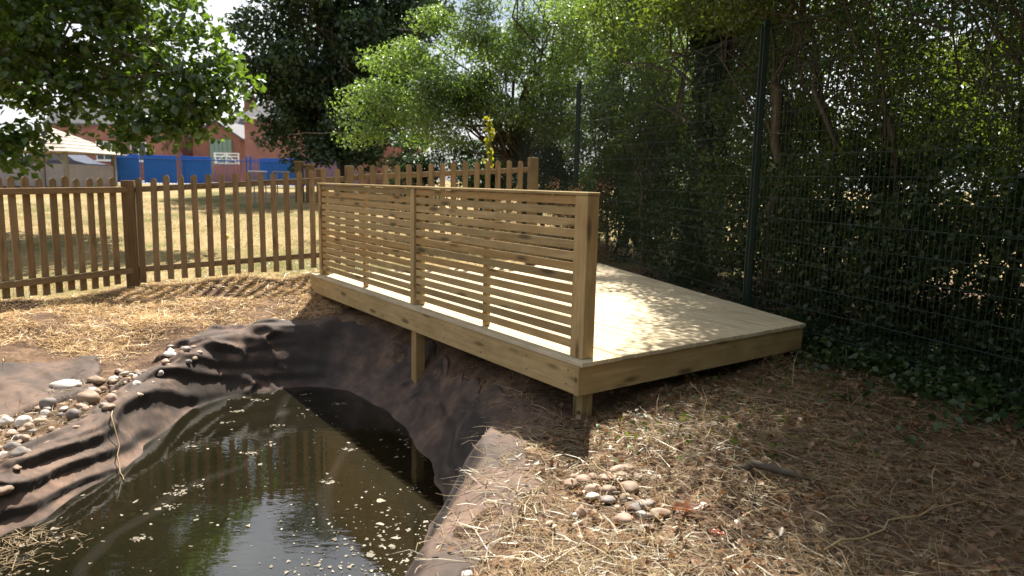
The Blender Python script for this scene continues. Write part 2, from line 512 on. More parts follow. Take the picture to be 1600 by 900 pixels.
# ------------------------------------------------------------------ pond liner
def liner_mat():
    m, n, out = new_mat('pond_liner')
    v = coords(n)
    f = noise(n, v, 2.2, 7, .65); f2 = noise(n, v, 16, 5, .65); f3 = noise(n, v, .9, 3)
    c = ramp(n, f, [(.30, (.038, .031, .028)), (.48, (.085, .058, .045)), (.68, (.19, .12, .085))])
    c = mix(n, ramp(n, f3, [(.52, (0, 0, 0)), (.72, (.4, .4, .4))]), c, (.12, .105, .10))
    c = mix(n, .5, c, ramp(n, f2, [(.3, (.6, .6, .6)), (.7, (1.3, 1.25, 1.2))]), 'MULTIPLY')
    # dust and mud on flat parts; steep faces bare rubber, darkened to stand for shade
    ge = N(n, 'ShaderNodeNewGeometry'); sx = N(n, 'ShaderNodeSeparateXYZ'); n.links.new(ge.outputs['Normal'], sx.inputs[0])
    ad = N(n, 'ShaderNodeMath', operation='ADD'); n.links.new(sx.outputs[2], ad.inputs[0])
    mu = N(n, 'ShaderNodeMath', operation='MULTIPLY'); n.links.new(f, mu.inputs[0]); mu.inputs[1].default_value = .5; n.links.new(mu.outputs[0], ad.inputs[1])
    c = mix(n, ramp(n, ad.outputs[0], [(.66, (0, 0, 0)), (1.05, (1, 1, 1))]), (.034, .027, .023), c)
    principled(n, out, c, .75, noise(n, v, 60, 4), .25, .004, .3)
    return m
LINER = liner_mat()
def liner():
    # resample the edge evenly
    P = np.vstack([POND, POND[:1]]); L = np.r_[0, np.cumsum(np.linalg.norm(np.diff(P, axis=0), axis=1))]
    tot = L[-1]; ns = int(tot / .016)
    s = np.linspace(0, tot, ns, endpoint=False)
    ex = np.interp(s, L, P[:, 0]); ey = np.interp(s, L, P[:, 1])
    NN = np.vstack([nrm, nrm[:1]])
    nxx = np.interp(s, L, NN[:, 0]); nyy = np.interp(s, L, NN[:, 1])
    q = np.hypot(nxx, nyy); nxx /= q; nyy /= q
    left = sst((-2.55 - ex) / .25) * sst((6.6 - ey) / .4)
    farl = sst((-1.9 - ex) / .4) * sst((ey - 6.2) / .4)
    right = sst((ex + 1.0) / .3) * sst((5.0 - ey) / .6)
    width = .62 - .2 * left + .12 * farl + .05 * right + .3 * (fbm(s * 1.1, s * 0, 21) ) + .12 * fbm(s * 5, s * 0, 22)
    width = np.clip(width + left * .02, .3, 1.2)
    nd = 64
    u = np.linspace(0, 1, nd)
    D = -.16 + u[None] * (width[:, None] + .16)
    X = ex[:, None] + nxx[:, None] * D; Y = ey[:, None] + nyy[:, None] * D
    Z = height(X.ravel(), Y.ravel(), False).reshape(X.shape)
    S = np.broadcast_to(s[:, None], X.shape)
    k = np.clip((D + .03) / .10, 0, 1)
    Z = Z + .012 - .02 * (1 - k)
    bul = left[:, None] * np.exp(-((D - .17) / .12) ** 2)
    Z = Z + .04 * bul
    X = X + nxx[:, None] * .03 * bul; Y = Y + nyy[:, None] * .03 * bul
    # surface normals and length down the bank, so that folds stand off the sheet
    def gr(Q): return np.gradient(np.vstack([Q[-1:], Q, Q[:1]]), axis=0)[1:-1], np.gradient(Q, axis=1)
    (xs, xd), (ys, yd), (zs, zd) = gr(X), gr(Y), gr(Z)
    n3 = np.stack([ys * zd - zs * yd, zs * xd - xs * zd, xs * yd - ys * xd], -1)
    n3 /= np.linalg.norm(n3, axis=-1)[..., None] + 1e-9
    n3 *= np.sign(n3[..., 2:3] + 1e-6)
    A = np.cumsum(np.sqrt(xd ** 2 + yd ** 2 + zd ** 2), axis=1)
    warp = fbm(S * .8 + 3, A * 1.6, 31, 2)
    ridge = lambda t: (1 - np.abs(np.sin(t))) ** 2.4
    ridge2 = lambda t: (.5 + .5 * np.sin(2 * t + .6 * np.sin(2 * t))) ** 1.5
    f_long = ridge2(A * 17 + S * 2.3 + warp * 4.5) * sst(fbm(S * .9, A * 1.5, 33, 2) * 1.6 + .62)
    f_fine = ridge2(A * 30 + S * 3.5 + warp * 6) * sst(fbm(S * 2.5, A * 3, 35, 2) * 2 + .35)
    f_down = ridge(S * 6.5 + A * 5 + fbm(S * 1.7, A * 3, 41, 3) * 5) * sst(fbm(S * 1.6 + 9, A * 2, 37, 2) * 2 + .5)
    l_, fl, rt_ = left[:, None], farl[:, None], right[:, None]
    disp = (.046 * l_ + .016 * fl + .008) * f_long + (.012 * l_ + .012 * fl + .003) * f_fine + (.012 * l_ + .034 * fl + .018 * (1 - rt_) * (1 - l_)) * f_down + .022 * fbm(S * 4, A * 4, 51, 3)
    disp = (disp - .016 * l_ - .008 * fl) * k
    X, Y, Z = X + n3[..., 0] * disp, Y + n3[..., 1] * disp, Z + n3[..., 2] * disp
    # the rim edge dives under the soil
    Z = Z - .05 * sst((u[None] - .93) / .07)
    V = np.stack([X.ravel(), Y.ravel(), Z.ravel()], 1)
    i = np.arange(ns)[:, None]; j = np.arange(nd - 1)[None]
    i2 = (i + 1) % ns
    F = np.stack([i * nd + j, i2 * nd + j, i2 * nd + j + 1, i * nd + j + 1], -1).reshape(-1, 4)
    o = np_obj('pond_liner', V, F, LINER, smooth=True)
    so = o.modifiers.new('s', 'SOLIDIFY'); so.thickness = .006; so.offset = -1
    return tag(o, 'wrinkled brown rubber sheet lining the pond banks', 'pond liner')
liner()
# a loose flat flap of liner on the left bank beyond the stones
def flap():
    n1, n2 = 60, 40
    a, b = np.meshgrid(np.linspace(0, 1, n1), np.linspace(0, 1, n2), indexing='ij')
    X = (1 - a) * ((1 - b) * -4.0 + b * -4.75) + a * ((1 - b) * -3.42 + b * -3.85); Y = (1 - a) * ((1 - b) * 4.45 + b * 5.4) + a * ((1 - b) * 5.72 + b * 6.5)
    e = np.minimum(np.minimum(a, 1 - a), np.minimum(b, 1 - b))
    X = X + .10 * fbm(a * 4, b * 4, 61); Y = Y + .12 * fbm(a * 4 + 7, b * 4, 62)
    Z = height(X.ravel(), Y.ravel(), False).reshape(X.shape) + .03 + .03 * fbm(X * 3, Y * 3, 63) + .02 * (1 - np.abs(np.sin(X * 4 + Y * 7))) ** 3 - .07 * sst((.05 - e) / .05)
    i = np.arange(n1 - 1)[:, None] * n2 + np.arange(n2 - 1)[None]; i = i.ravel()
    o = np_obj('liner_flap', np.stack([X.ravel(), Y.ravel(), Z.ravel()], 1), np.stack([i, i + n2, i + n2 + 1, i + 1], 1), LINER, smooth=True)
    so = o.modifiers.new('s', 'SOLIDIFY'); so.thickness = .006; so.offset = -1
    tag(o, 'flat dusty flap of liner lying on the left bank behind the pebbles', 'pond liner')
flap()

# ------------------------------------------------------------------ viewing platform
DA = Vector((.46, 4.44, 0)); U = Vector((-.580, .8147, 0)); Vv = Vector((.8147, .580, 0))
DZ = .30
def dk(s, t, z=0): return DA + U * s + Vv * t + Vector((0, 0, DZ + z))
plat = empty('viewing_platform', (DA.x, DA.y, 0), 'new pale timber deck with slatted balustrade overhanging the pond', 'deck')
QUAD = [(0, 0), (5.106, 0), (4.30, 4.07), (.03, 2.57)]
def clip(poly, a, b, keep):
    """clip poly by t>=a (keep=1) / t<=a (keep=-1) on axis b"""
    out = []
    for i in range(len(poly)):
        p, q = poly[i], poly[(i + 1) % len(poly)]
        ip, iq = keep * (p[b] - a) >= 0, keep * (q[b] - a) >= 0
        if ip: out.append(p)
        if ip != iq:
            k = (a - p[b]) / (q[b] - p[b]); out.append((p[0] + (q[0] - p[0]) * k, p[1] + (q[1] - p[1]) * k))
    return out
rng = random.Random(4)
bw = .1235
k = 0
while k * bw < 4.05:
    P = clip(clip(QUAD, k * bw + .0035, 1, 1), (k + 1) * bw - .0035, 1, -1)
    if len(P) >= 3:
        s0 = sum(p[0] for p in P) / len(P); t0 = sum(p[1] for p in P) / len(P)
        dz = rng.uniform(-.0015, .0015); ex = rng.uniform(-.004, .004)
        top = [(p[0] - s0 + (ex if p[0] < 1 else 0), -(p[1] - t0), dz) for p in P]; bot = [(x, y, dz - .028) for x, y, _ in top]
        n_ = len(P)
        F = [list(range(n_))[::-1], list(range(n_, 2 * n_))] + [[i, (i + 1) % n_, n_ + (i + 1) % n_, n_ + i] for i in range(n_)]
        bm = bmesh.new()
        vs = [bm.verts.new(v) for v in top + bot]
        for f in F: bm.faces.new([vs[i] for i in f])
        bmesh.ops.recalc_face_normals(bm, faces=bm.faces)
        bmesh.ops.bevel(bm, geom=[e for e in bm.edges if min(v.co.z for v in e.verts) > dz - .001], offset=.003, segments=1, affect='EDGES')
        me = bpy.data.meshes.new('deck_board'); bm.to_mesh(me); bm.free(); me.materials.append(DECKWOOD)
        o = bpy.data.objects.new('deck_board', me); COL.objects.link(o)
        m = Matrix((U, Vv * -1, Vector((0, 0, 1)))).transposed().to_4x4()
        m.translation = dk(s0, t0)
        o.matrix_world = m
        child(o, plat)
    k += 1
fz = -.028 - .004
def fascia(a, b, depth=.20, inset=.012, th=.045):
    a = Vector((a[0], a[1])); b = Vector((b[0], b[1]))
    d = (b - a).normalized(); n2 = Vector((-d.y, d.x))
    c = Vector((2.3, 1.6))
    if (c - a).dot(n2) < 0: n2 = -n2
    p = a + n2 * (inset + th / 2); q = b + n2 * (inset + th / 2)
    return board('fascia_board', dk(p.x, p.y, fz - depth / 2), dk(q.x, q.y, fz - depth / 2), th, depth, PINE, plat)
fascia((.06, 0), (5.10, 0)); fascia((.012, -.0), (.042, 2.57)); fascia((5.09, .06), (4.29, 4.06)); fascia((.1, 2.57), (4.27, 4.07))
for s_, t_ in ((.11, .12), (2.48, .12), (4.9, .12), (.12, 2.3), (2.2, 1.7), (4.3, 3.6)):
    p = dk(s_, t_); zb = H1(p.x, p.y) - .25
    board('support_post', (p.x, p.y, zb), (p.x, p.y, DZ - .035), .095, .095, PINE, plat, upv=(U.x, U.y, 0))
for t_ in (.6, 1.2, 1.8, 2.4):
    board('joist', dk(.08, t_, -.034 - .075), dk(4.6, t_, -.034 - .075), .045, .15, PINE, plat)
# balustrade
BT = .115                      # centre line of the posts
def upright(name, s, t, z0, z1, ws, wt, mat=PINE):
    p = dk(s, t)
    return board(name, (p.x, p.y, DZ + z0), (p.x, p.y, DZ + z1), wt, ws, mat, plat, upv=(U.x, U.y, 0))
upright('post', .13, BT, .001, 1.075, .125, .10)
upright('post', 2.50, BT - .015, .001, 1.075, .075, .07)
upright('post', 4.90, BT, .001, 1.075, .075, .095)
board('top_rail', dk(.064, BT, 1.0865), dk(4.945, BT, 1.0865), .108, .022, PINE, plat)
pit = .0742   # slat pitch
for (s0, s1) in ((.195, 2.46), (2.54, 4.86)):
    for k in range(14):
        zc = 1.073 - .029 - k * pit + rng.uniform(-.0015, .0015)
        board('slat', dk(s0, BT - .02 + rng.uniform(-.0015, .0015), zc), dk(s1, BT - .02, zc + rng.uniform(-.002, .002)), .020, .056, PINE, plat, bev=.003)
    for sb in (s0 + .03, (s0 + s1) / 2, s1 - .03):
        upright('batten', sb, BT + .016, .002, 1.07, .05, .045)
# screw heads on the front fascia
sm = bpy.data.meshes.new('screw')
bm = bmesh.new(); bmesh.ops.create_cone(bm, cap_ends=True, segments=7, radius1=.006, radius2=.005, depth=.004); bm.to_mesh(sm); bm.free(); sm.materials.append(SCREW)
for s_ in (.15, .6, 1.2, 1.8, 2.48, 3.0, 3.6, 4.2, 4.9):
    for z_ in (-.08, -.18):
        o = bpy.data.objects.new('screw', sm); COL.objects.link(o)
        m = frame(Vv, (0, 0, 1)) @ Matrix.Rotation(R(90), 4, 'Y'); m.translation = dk(s_ + rng.uniform(-.02, .02), .011, z_ + rng.uniform(-.006, .006)); o.matrix_world = m
        child(o, plat)

# ------------------------------------------------------------------ picket fences
def picket_mesh(h, wd=.07, th=.02):
    bm = bmesh.new()
    prof = [(-wd / 2, 0), (wd / 2, 0)] + [(wd / 2 * math.cos(a), h - wd / 2 + wd / 2 * math.sin(a)) for a in np.linspace(0, math.pi, 8)]
    A = [bm.verts.new((x, -th / 2, z)) for x, z in prof]; B = [bm.verts.new((x, th / 2, z)) for x, z in prof]
    bm.faces.new(A); bm.faces.new(B[::-1])
    for i in range(len(prof)): bm.faces.new((A[i], B[i], B[(i + 1) % len(prof)], A[(i + 1) % len(prof)]))
    bmesh.ops.recalc_face_normals(bm, faces=bm.faces)
    # grain runs along local x in the wood material: store upright along x
    for v in bm.verts: v.co = Vector((v.co.z, v.co.x, -v.co.y))
    bmesh.ops.recalc_face_normals(bm, faces=bm.faces)
    me = bpy.data.meshes.new('picket'); bm.to_mesh(me); bm.free(); me.materials.append(PICKET)
    return me
PK = [picket_mesh(1.27), picket_mesh(1.275), picket_mesh(1.265)]
def run(p0, p1, z0, z1, pitch_, side, label, ends, first=.5):
    """pickets from p0 to p1; side=+1 rails on the camera side"""
    a, b = Vector((*p0, 0)), Vector((*p1, 0))
    f = empty('picket_fence', (a.x, a.y, z0), label, 'fence')
    d = (b - a); Ln = d.length; d.normalize(); n = Vector((d.y, -d.x, 0))    # towards the camera
    cnt = int(Ln / pitch_)
    for k in range(cnt):
        q = (k + first) * pitch_ + .03
        if q > Ln - .07: break
        c = a + d * q; z = z0 + (z1 - z0) * q / Ln
        o = bpy.data.objects.new('picket', rng.choice(PK)); COL.objects.link(o)
        m = Matrix((Vector((0, 0, 1)), d, Vector((0, 0, 1)).cross(d))).transposed().to_4x4()
        m = Matrix.Rotation(rng.uniform(-.012, .012), 4, n) @ m
        m.translation = c + Vector((0, 0, z + .03 + rng.uniform(-.012, .012))); o.matrix_world = m
        child(o, f)
    for hz in (.19, 1.16):
        off = n * (side * .034)
        board('rail', a + off + d * .03 + Vector((0, 0, z0 + hz)), b + off - d * .03 + Vector((0, 0, z1 + hz)), .045, .07, PICKET, f)
    for e, (wd, top, mt) in ends.items():
        c, z = (a, z0) if e == 0 else (b, z1)
        board('post', (c.x, c.y, z - .3), (c.x, c.y, z + top), wd, wd, mt, f, upv=(d.x, d.y, 0))
    return f
run(FP[0], FP[1], .06, .11, .132, 1, 'dark picket fence run at the left edge with rails facing the pond', {}, .5)
run(FP[1], FP[2], .11, .29, .155, -1, 'picket fence run in front of the parched lawn beside the deck', {0: (.135, 1.27, POSTWOOD), 1: (.11, 1.33, PICKET)})
run(FP[2], FP[3], .31, .47, .155, -1, 'picket fence run rising behind the slatted balustrade', {1: (.125, 1.33, PICKET)}, .8)

# ------------------------------------------------------------------ green mesh fence
def mesh_panel(p0, p1, z0, z1, parent):
    a, b = np.array(p0), np.array(p1); Ln = np.linalg.norm(b - a); d = (b - a) / Ln
    A = Acc()
    zb = lambda q: z0 + (z1 - z0) * q / Ln
    for q in np.arange(.03, Ln - .02, .05):
        p = a + d * q
        A.add(*tube([(p[0], p[1], zb(q)), (p[0], p[1], zb(q) + 2.88)], .0028, 4))
    nn = np.array([d[1], -d[0]])
    for h in np.arange(.06, 2.9, .2):
        for sgn in (-1, 1):
            p, q = a + nn * sgn * .006, b + nn * sgn * .006
            A.add(*tube([(p[0], p[1], z0 + h), (q[0], q[1], z1 + h)], .0032, 4))
    V, F = A.out()
    return np_obj('wire_panel', V - np.array(parent.location), F, GREEN, parent)
MP = [(-.52, 17.4), (1.05, 12.0), (2.41, 7.12), (4.05, 2.75)]
MZ = [.40, .18, .10, .08]
mf = empty('mesh_fence', (2.41, 7.12, 0), 'tall dark green welded wire fence between the deck and the hedge', 'fence')
bpy.context.view_layer.update()
for i in range(3): mesh_panel(MP[i], MP[i + 1], MZ[i], MZ[i + 1], mf)
for (x, y), z in zip(MP, MZ):
    board('post', (x, y, z - .3), (x, y, z + 2.95), .06, .06, GREEN, mf, upv=(1, 0, 0), bev=.006)
    board('clamp_bar', (x - .035, y - .02, z + .05), (x - .035, y - .02, z + 2.9), .012, .04, GREEN, mf, upv=(1, 0, 0), bev=.002)

# ------------------------------------------------------------------ foliage
def leaves(rg, C, Rr, n, size, upb=.5, droop=0, asp=.55, shell=.45):
    """n leaves round each clump centre C (k,3) with radii Rr (k,3). kite leaves folded on the midrib."""
    k = len(C); idx = np.repeat(np.arange(k), n) if np.isscalar(n) else np.repeat(np.arange(k), n)
    m = len(idx)
    g_ = rg.normal(size=(m, 3)); g_ /= np.linalg.norm(g_, axis=1)[:, None]
    rad = rg.random(m) ** shell
    P = C[idx] + g_ * rad[:, None] * Rr[idx]
    nrm_ = rg.normal(size=(m, 3)) * .8 + g_ * .4; nrm_[:, 2] += upb * 1.2
    nrm_ /= np.linalg.norm(nrm_, axis=1)[:, None]
    ax = rg.normal(size=(m, 3)) + g_ * .6; ax[:, 2] -= droop
    ax -= (ax * nrm_).sum(1)[:, None] * nrm_; ax /= np.linalg.norm(ax, axis=1)[:, None] + 1e-9
    bx = np.cross(nrm_, ax)
    s = size * (.6 + .8 * rg.random(m))[:, None]
    v0 = P - ax * s * .5; v2 = P + ax * s * .5 - nrm_ * s * .12
    v1 = P + bx * s * asp * .5 + nrm_ * s * .1 + ax * s * .05; v3 = P - bx * s * asp * .5 + nrm_ * s * .1 + ax * s * .05
    V = np.stack([v0, v1, v2, v3], 1).reshape(-1, 3)
    b = np.arange(m)[:, None] * 4
    F = np.concatenate([b + np.array([[0, 1, 2]]), b + np.array([[0, 2, 3]])], 0)
    return V, F
def ell_clumps(rg, c, r, n, zmin=-99, shell=.5):
    g_ = rg.normal(size=(n * 2, 3)); g_ /= np.linalg.norm(g_, axis=1)[:, None]
    p = np.array(c) + g_ * (rg.random(n * 2) ** shell)[:, None] * np.array(r)
    return p[p[:, 2] > zmin][:n]
def bend(rg, a, b, n=6, j=.08):
    a, b = np.array(a, float), np.array(b, float); t = np.linspace(0, 1, n)[:, None]
    L = np.linalg.norm(b - a)
    p = a + (b - a) * t; p[1:-1] += rg.normal(size=(n - 2, 3)) * j * L
    p[:, 2] += np.sin(t[:, 0] * np.pi) * .06 * L
    return p
def tree(name, label, cat, base, fork_h, trunk_r, clumps, rad, n, size, mat, seed, group=None, nl=26, lean=(0, 0), upb=.5, droop=0, asp=.55, stems=1, twig=True, shell=.45):
    rg = np.random.default_rng(seed)
    base = np.array(base, float)
    root = empty(name, tuple(base), label, cat, group)
    A = Acc(); forks = []
    for s_ in range(stems):
        off = np.array([*rg.normal(size=2) * .25, 0]) if stems > 1 else np.zeros(3)
        fk = base + off * 2.2 + np.array([lean[0], lean[1], fork_h * rg.uniform(.85, 1.1)])
        forks.append(fk)
        p = bend(rg, base + off + (0, 0, -.2), fk, 8, .03)
        A.add(*tube(p, np.linspace(trunk_r, trunk_r * .62, 8), 9))
    idx = rg.choice(len(clumps), min(nl, len(clumps)), replace=False)
    for i in idx:
        fk = forks[rg.integers(len(forks))]
        st = fk + (base - fk) * rg.uniform(0, .25)
        p = bend(rg, st, clumps[i], 7, .06)
        r0 = trunk_r * rg.uniform(.15, .32)
        A.add(*tube(p, np.linspace(r0, max(.006, r0 * .15), 7), 5))
        if twig:
            for _ in range(3):
                q = p[rg.integers(3, 7)]; e = clumps[i] + rg.normal(size=3) * rad * .9
                A.add(*tube(bend(rg, q, e, 5, .08), np.linspace(max(.008, r0 * .2), .003, 5), 4))
    V, F = A.out()
    np_obj('trunk', V - base, F, BARK, root, smooth=True)
    Rr = np.stack([rad * rg.uniform(.7, 1.3, len(clumps)), rad * rg.uniform(.7, 1.3, len(clumps)), rad * rg.uniform(.5, .9, len(clumps))], 1)
    V, F = leaves(rg, clumps, Rr, n, size, upb, droop, asp, shell)
    np_obj('crown', V - base, F, mat, root)
    return root

rg = np.random.default_rng(11)
# oak hanging in from the left
cl = np.vstack([ell_clumps(rg, (-10.0, 14, 6.2), (3.9, 3.0, 4.0), 260, 2.4, .4),
    np.array([(-5.5, 13, 3.0), (-5.9, 12.9, 2.7), (-6.2, 13.1, 2.9), (-6.5, 12.8, 2.35), (-7.0, 13, 2.6), (-7.6, 13, 2.75), (-8.2, 13.2, 2.6), (-8.9, 13, 2.1), (-9.3, 13, 1.95), (-9.0, 12.7, 1.75), (-9.9, 13, 2.2),
              (-5.4, 13.1, 3.5), (-5.8, 13.2, 4.0), (-6.1, 13.2, 4.6), (-6.4, 13, 3.4), (-7, 13.1, 3.1), (-7.4, 13, 3.9), (-5.2, 13, 3.15), (-6.0, 13, 3.3), (-8.0, 12.8, 3.0), (-9.4, 12.6, 2.7), (-8.6, 12.8, 3.6), (-6.9, 12.8, 2.1), (-6.1, 12.9, 2.3), (-5.7, 13, 2.45), (-5.3, 13, 2.75)])])
tree('oak_tree', 'spreading green oak with lit leaves hanging in from the upper left', 'tree', (-12.2, 14.5, .2), 3.0, .35, cl, .56, 170, .15, LEAF_OAK, 21, nl=70, asp=.7, shell=.6)
# tall dark tree in front of the brick house
cl = np.vstack([ell_clumps(rg, (-6.4, 26, 6.6), (3.6, 3.2, 4.7), 170, 2.2, .35), ell_clumps(rg, (-5.9, 25.5, 3.2), (3.0, 2.2, 1.3), 34, 2.0)])
tree('broadleaf_tree', 'tall dark shaded tree in front of the brick building', 'tree', (-6.3, 26.2, .5), 2.6, .34, cl, .8, 330, .17, LEAF_DARK, 22, nl=40, asp=.65)
# pale green tree by the corner of the mesh fence
cl = np.vstack([ell_clumps(rg, (.4, 15.6, 4.6), (2.0, 1.7, 2.6), 85, 1.9, .4), ell_clumps(rg, (-1.4, 15.2, 3.4), (1.7, 1.3, 1.4), 50, 1.9, .5),
    np.array([(-3.1, 15, 3.1), (-3.4, 15, 2.95), (-2.9, 15, 2.5), (-3.3, 14.9, 2.35), (-2.6, 15, 3.7), (-2.2, 15, 4.1), (-1.7, 15, 4.7), (-2.7, 15, 3.2), (-2.4, 15, 2.8)])])
tree('hawthorn_tree', 'sunlit yellow green tree arching over the picket fence', 'tree', (.2, 16, .3), 1.8, .16, cl, .5, 400, .075, LEAF_LIGHT, 23, nl=60, droop=.5, asp=.5)
# dark evergreen shrubs below it
for j, (c, r, n_, lab) in enumerate((((-2.3, 17.3, 1.5), (.7, .7, 1.2), 22, 'dark evergreen shrub by the brick wall end behind the picket fence'),
                                     ((-.8, 17.0, 1.5), (.9, .7, 1.3), 28, 'dark evergreen shrub under the yellow green tree'),
                                     ((.9, 16.2, 1.7), (.9, .8, 1.5), 30, 'dark evergreen shrub behind the far mesh fence panel'))):
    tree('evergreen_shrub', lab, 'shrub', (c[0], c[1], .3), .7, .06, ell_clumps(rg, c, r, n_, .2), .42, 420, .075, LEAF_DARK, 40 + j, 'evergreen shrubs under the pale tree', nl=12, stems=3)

# hedgerow behind the mesh fence, canopy leaning over the deck and the near bank
def hedge_clumps(c, r, n_, zmin=.1, shell=.45): return ell_clumps(rg, c, r, n_, zmin, shell)
HT = [
 ('hedgerow_tree', 'light leafy hedgerow tree beside the far mesh fence post', (2.5, 13.6), [((2.2, 13.4, 4.0), (1.8, 1.6, 2.6), 110), ((2.0, 13.2, 1.1), (1.0, 1.0, 1.0), 14)], .10, 2, LEAF_LIGHT, 300, .06),
 ('hedgerow_tree', 'hedgerow tree with leafy crown above the ivy covered trunk', (2.85, 10.3), [((2.7, 10.6, 4.5), (1.8, 1.7, 2.0), 80), ((3.0, 10.9, 1.3), (1.1, .9, 1.2), 20)], .14, 1, LEAF_HEDGE, 380, .06),
 ('hedgerow_tree', 'bushy hedgerow tree behind the near mesh fence post', (3.4, 8.9), [((2.9, 8.9, 4.4), (1.5, 1.6, 1.7), 64), ((3.3, 9.0, 1.5), (.9, 1.0, 1.5), 34)], .08, 3, LEAF_HEDGE, 380, .058),
 ('hedgerow_tree', 'multi stemmed hedgerow tree with pale curving stems behind the wire', (3.95, 7.2), [((3.0, 7.2, 4.4), (1.7, 1.6, 1.5), 110), ((4.0, 7.3, 1.6), (.9, 1.1, 1.6), 46)], .04, 5, LEAF_HEDGE, 380, .056),
 ('hedgerow_tree', 'dark hedgerow tree in deep shade at the right edge', (4.6, 5.7), [((3.1, 5.7, 4.3), (1.8, 1.5, 1.3), 120), ((4.65, 5.9, 1.6), (.9, 1.1, 1.6), 50)], .04, 4, LEAF_HEDGE, 380, .054),
 ('hedgerow_tree', 'overhanging hedgerow tree nearest the camera on the right', (5.3, 4.1), [((3.6, 4.2, 4.2), (1.8, 1.4, 1.2), 70), ((5.3, 4.3, 1.6), (.9, 1.0, 1.6), 26)], .06, 4, LEAF_HEDGE, 360, .054),
]
for j, (nm, lab, b, el, tr, st, mt, n_, sz) in enumerate(HT):
    cl = np.vstack([hedge_clumps(c, r, q) for c, r, q in el])
    tree(nm, lab, 'tree', (b[0], b[1], .1), 2.4, tr, cl, .46, n_, sz, mt, 60 + j, nl=34, stems=st, droop=.2)
HT2 = [('leafy_sapling', 'sunlit leafy sapling growing behind the wire between the two far posts', (1.95, 12.5), (1.9, 12.6, 2.1), (.9, .7, 1.7), 60, LEAF_LIGHT),
       ('leafy_sapling', 'mid green sapling behind the wire left of the ivy covered trunk', (2.2, 11.3), (2.2, 11.4, 1.9), (.7, .7, 1.6), 50, LEAF_HEDGE),
       ('leafy_sapling', 'tall thin sapling behind the saplings at the far wire panel', (3.2, 14.5), (3.2, 14.6, 2.6), (1.3, .8, 2.1), 70, LEAF_HEDGE)]
for j, (nm, lab, b, c, r, q, mt) in enumerate(HT2):
    tree(nm, lab, 'tree', (b[0], b[1], .2), 1.2, .035, ell_clumps(rg, c, r, q, .3), .36, 260, .06, mt, 120 + j, 'saplings behind the wire', nl=24, stems=2, droop=.2)
# trees added out of view, right and behind the camera, to block sky light
for j, (b, rr_, lab) in enumerate((((6.2, .6), 2.4, 'large unseen tree added to block sky light right of the camera'), ((5.6, -4.2), 2.7, 'large unseen tree added to block sky light behind the camera to the right'),
                                   ((.6, -7.5), 2.9, 'large unseen tree added straight behind the camera to block sky light'), ((-5.0, -6.5), 2.9, 'large unseen tree added behind the camera to the left to block sky light'))):
    tree('sky_blocker_tree', lab, 'tree', (b[0], b[1], 0), 2.5, .2, ell_clumps(rg, (b[0], b[1], 4.6), (rr_, rr_, 3.8), 130, .6), .8, 70, .26, LEAF_HEDGE, 140 + j, 'added unseen trees that block sky light', nl=20)
# second row deeper in the hedge, closes most of the view through
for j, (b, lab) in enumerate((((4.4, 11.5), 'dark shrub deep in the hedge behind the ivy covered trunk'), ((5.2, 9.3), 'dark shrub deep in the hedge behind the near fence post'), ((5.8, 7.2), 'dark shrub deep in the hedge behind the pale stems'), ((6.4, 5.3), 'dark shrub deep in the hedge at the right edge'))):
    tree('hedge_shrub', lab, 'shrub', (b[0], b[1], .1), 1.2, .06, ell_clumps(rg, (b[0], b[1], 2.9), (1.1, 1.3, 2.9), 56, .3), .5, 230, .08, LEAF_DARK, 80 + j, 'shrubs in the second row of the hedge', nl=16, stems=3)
# ivy covered trunk
def ivy_trunk():
    r_ = np.random.default_rng(5)
    b = np.array([2.62, 10.0, .1])
    root = empty('ivy_clad_trunk', tuple(b), 'thick upright trunk smothered in dark ivy behind the wire fence', 'tree')
    p = bend(r_, b + (0, 0, -.2), b + (.1, .1, 4.6), 8, .012)
    V, F = tube(p, np.linspace(.15, .09, 8), 9); np_obj('trunk', V - b, F, BARK, root, smooth=True)
    C = np.stack([np.interp(np.linspace(0, 1, 60), np.linspace(0, 1, 8), p[:, i]) for i in range(3)], 1)
    C[:, :2] += r_.normal(size=(60, 2)) * .07
    V, F = leaves(r_, C, np.full((60, 3), .27), 210, .062, .2, .6, .8, .3)
    np_obj('ivy', V - b, F, LEAF_IVY, root)
ivy_trunk()
# climbing vine on a stake behind the picket fence
def vine():
    r_ = np.random.default_rng(6)
    b = np.array([-.38, 10.6, .24])
    root = empty('climbing_vine', tuple(b), 'yellow green climbing plant on a thin stake above the picket fence', 'plant')
    V, F = tube([b, b + (0, 0, 1.2), b + (.01, 0, 2.2)], .007, 6); np_obj('stake', V - b, F, BARK, root)
    C = b + np.stack([r_.normal(size=26) * .02, r_.normal(size=26) * .02, np.linspace(1.45, 2.15, 26)], 1)
    V, F = leaves(r_, C, np.full((26, 3), .045), 6, .075, .1, 1.0, .6); np_obj('crown', V - b, F, LEAF_VINE, root)
vine()
def stuff(name, label, V, F, mat, cat):
    o = np_obj(name, V, F, mat); tag(o, label, cat, kind='stuff'); return o
# dry weeds beside the fence end
C = np.stack([rg.uniform(.5, 1.5, 70), rg.uniform(10.7, 11.9, 70), rg.uniform(.3, 1.45, 70)], 1)
V, F = leaves(rg, C, np.full((70, 3), .16), 60, .04, .2, .2, .4)
stuff('dry_weeds', 'brown dried weeds beside the end post of the picket fence', V, F, DRYLEAF, 'weeds')
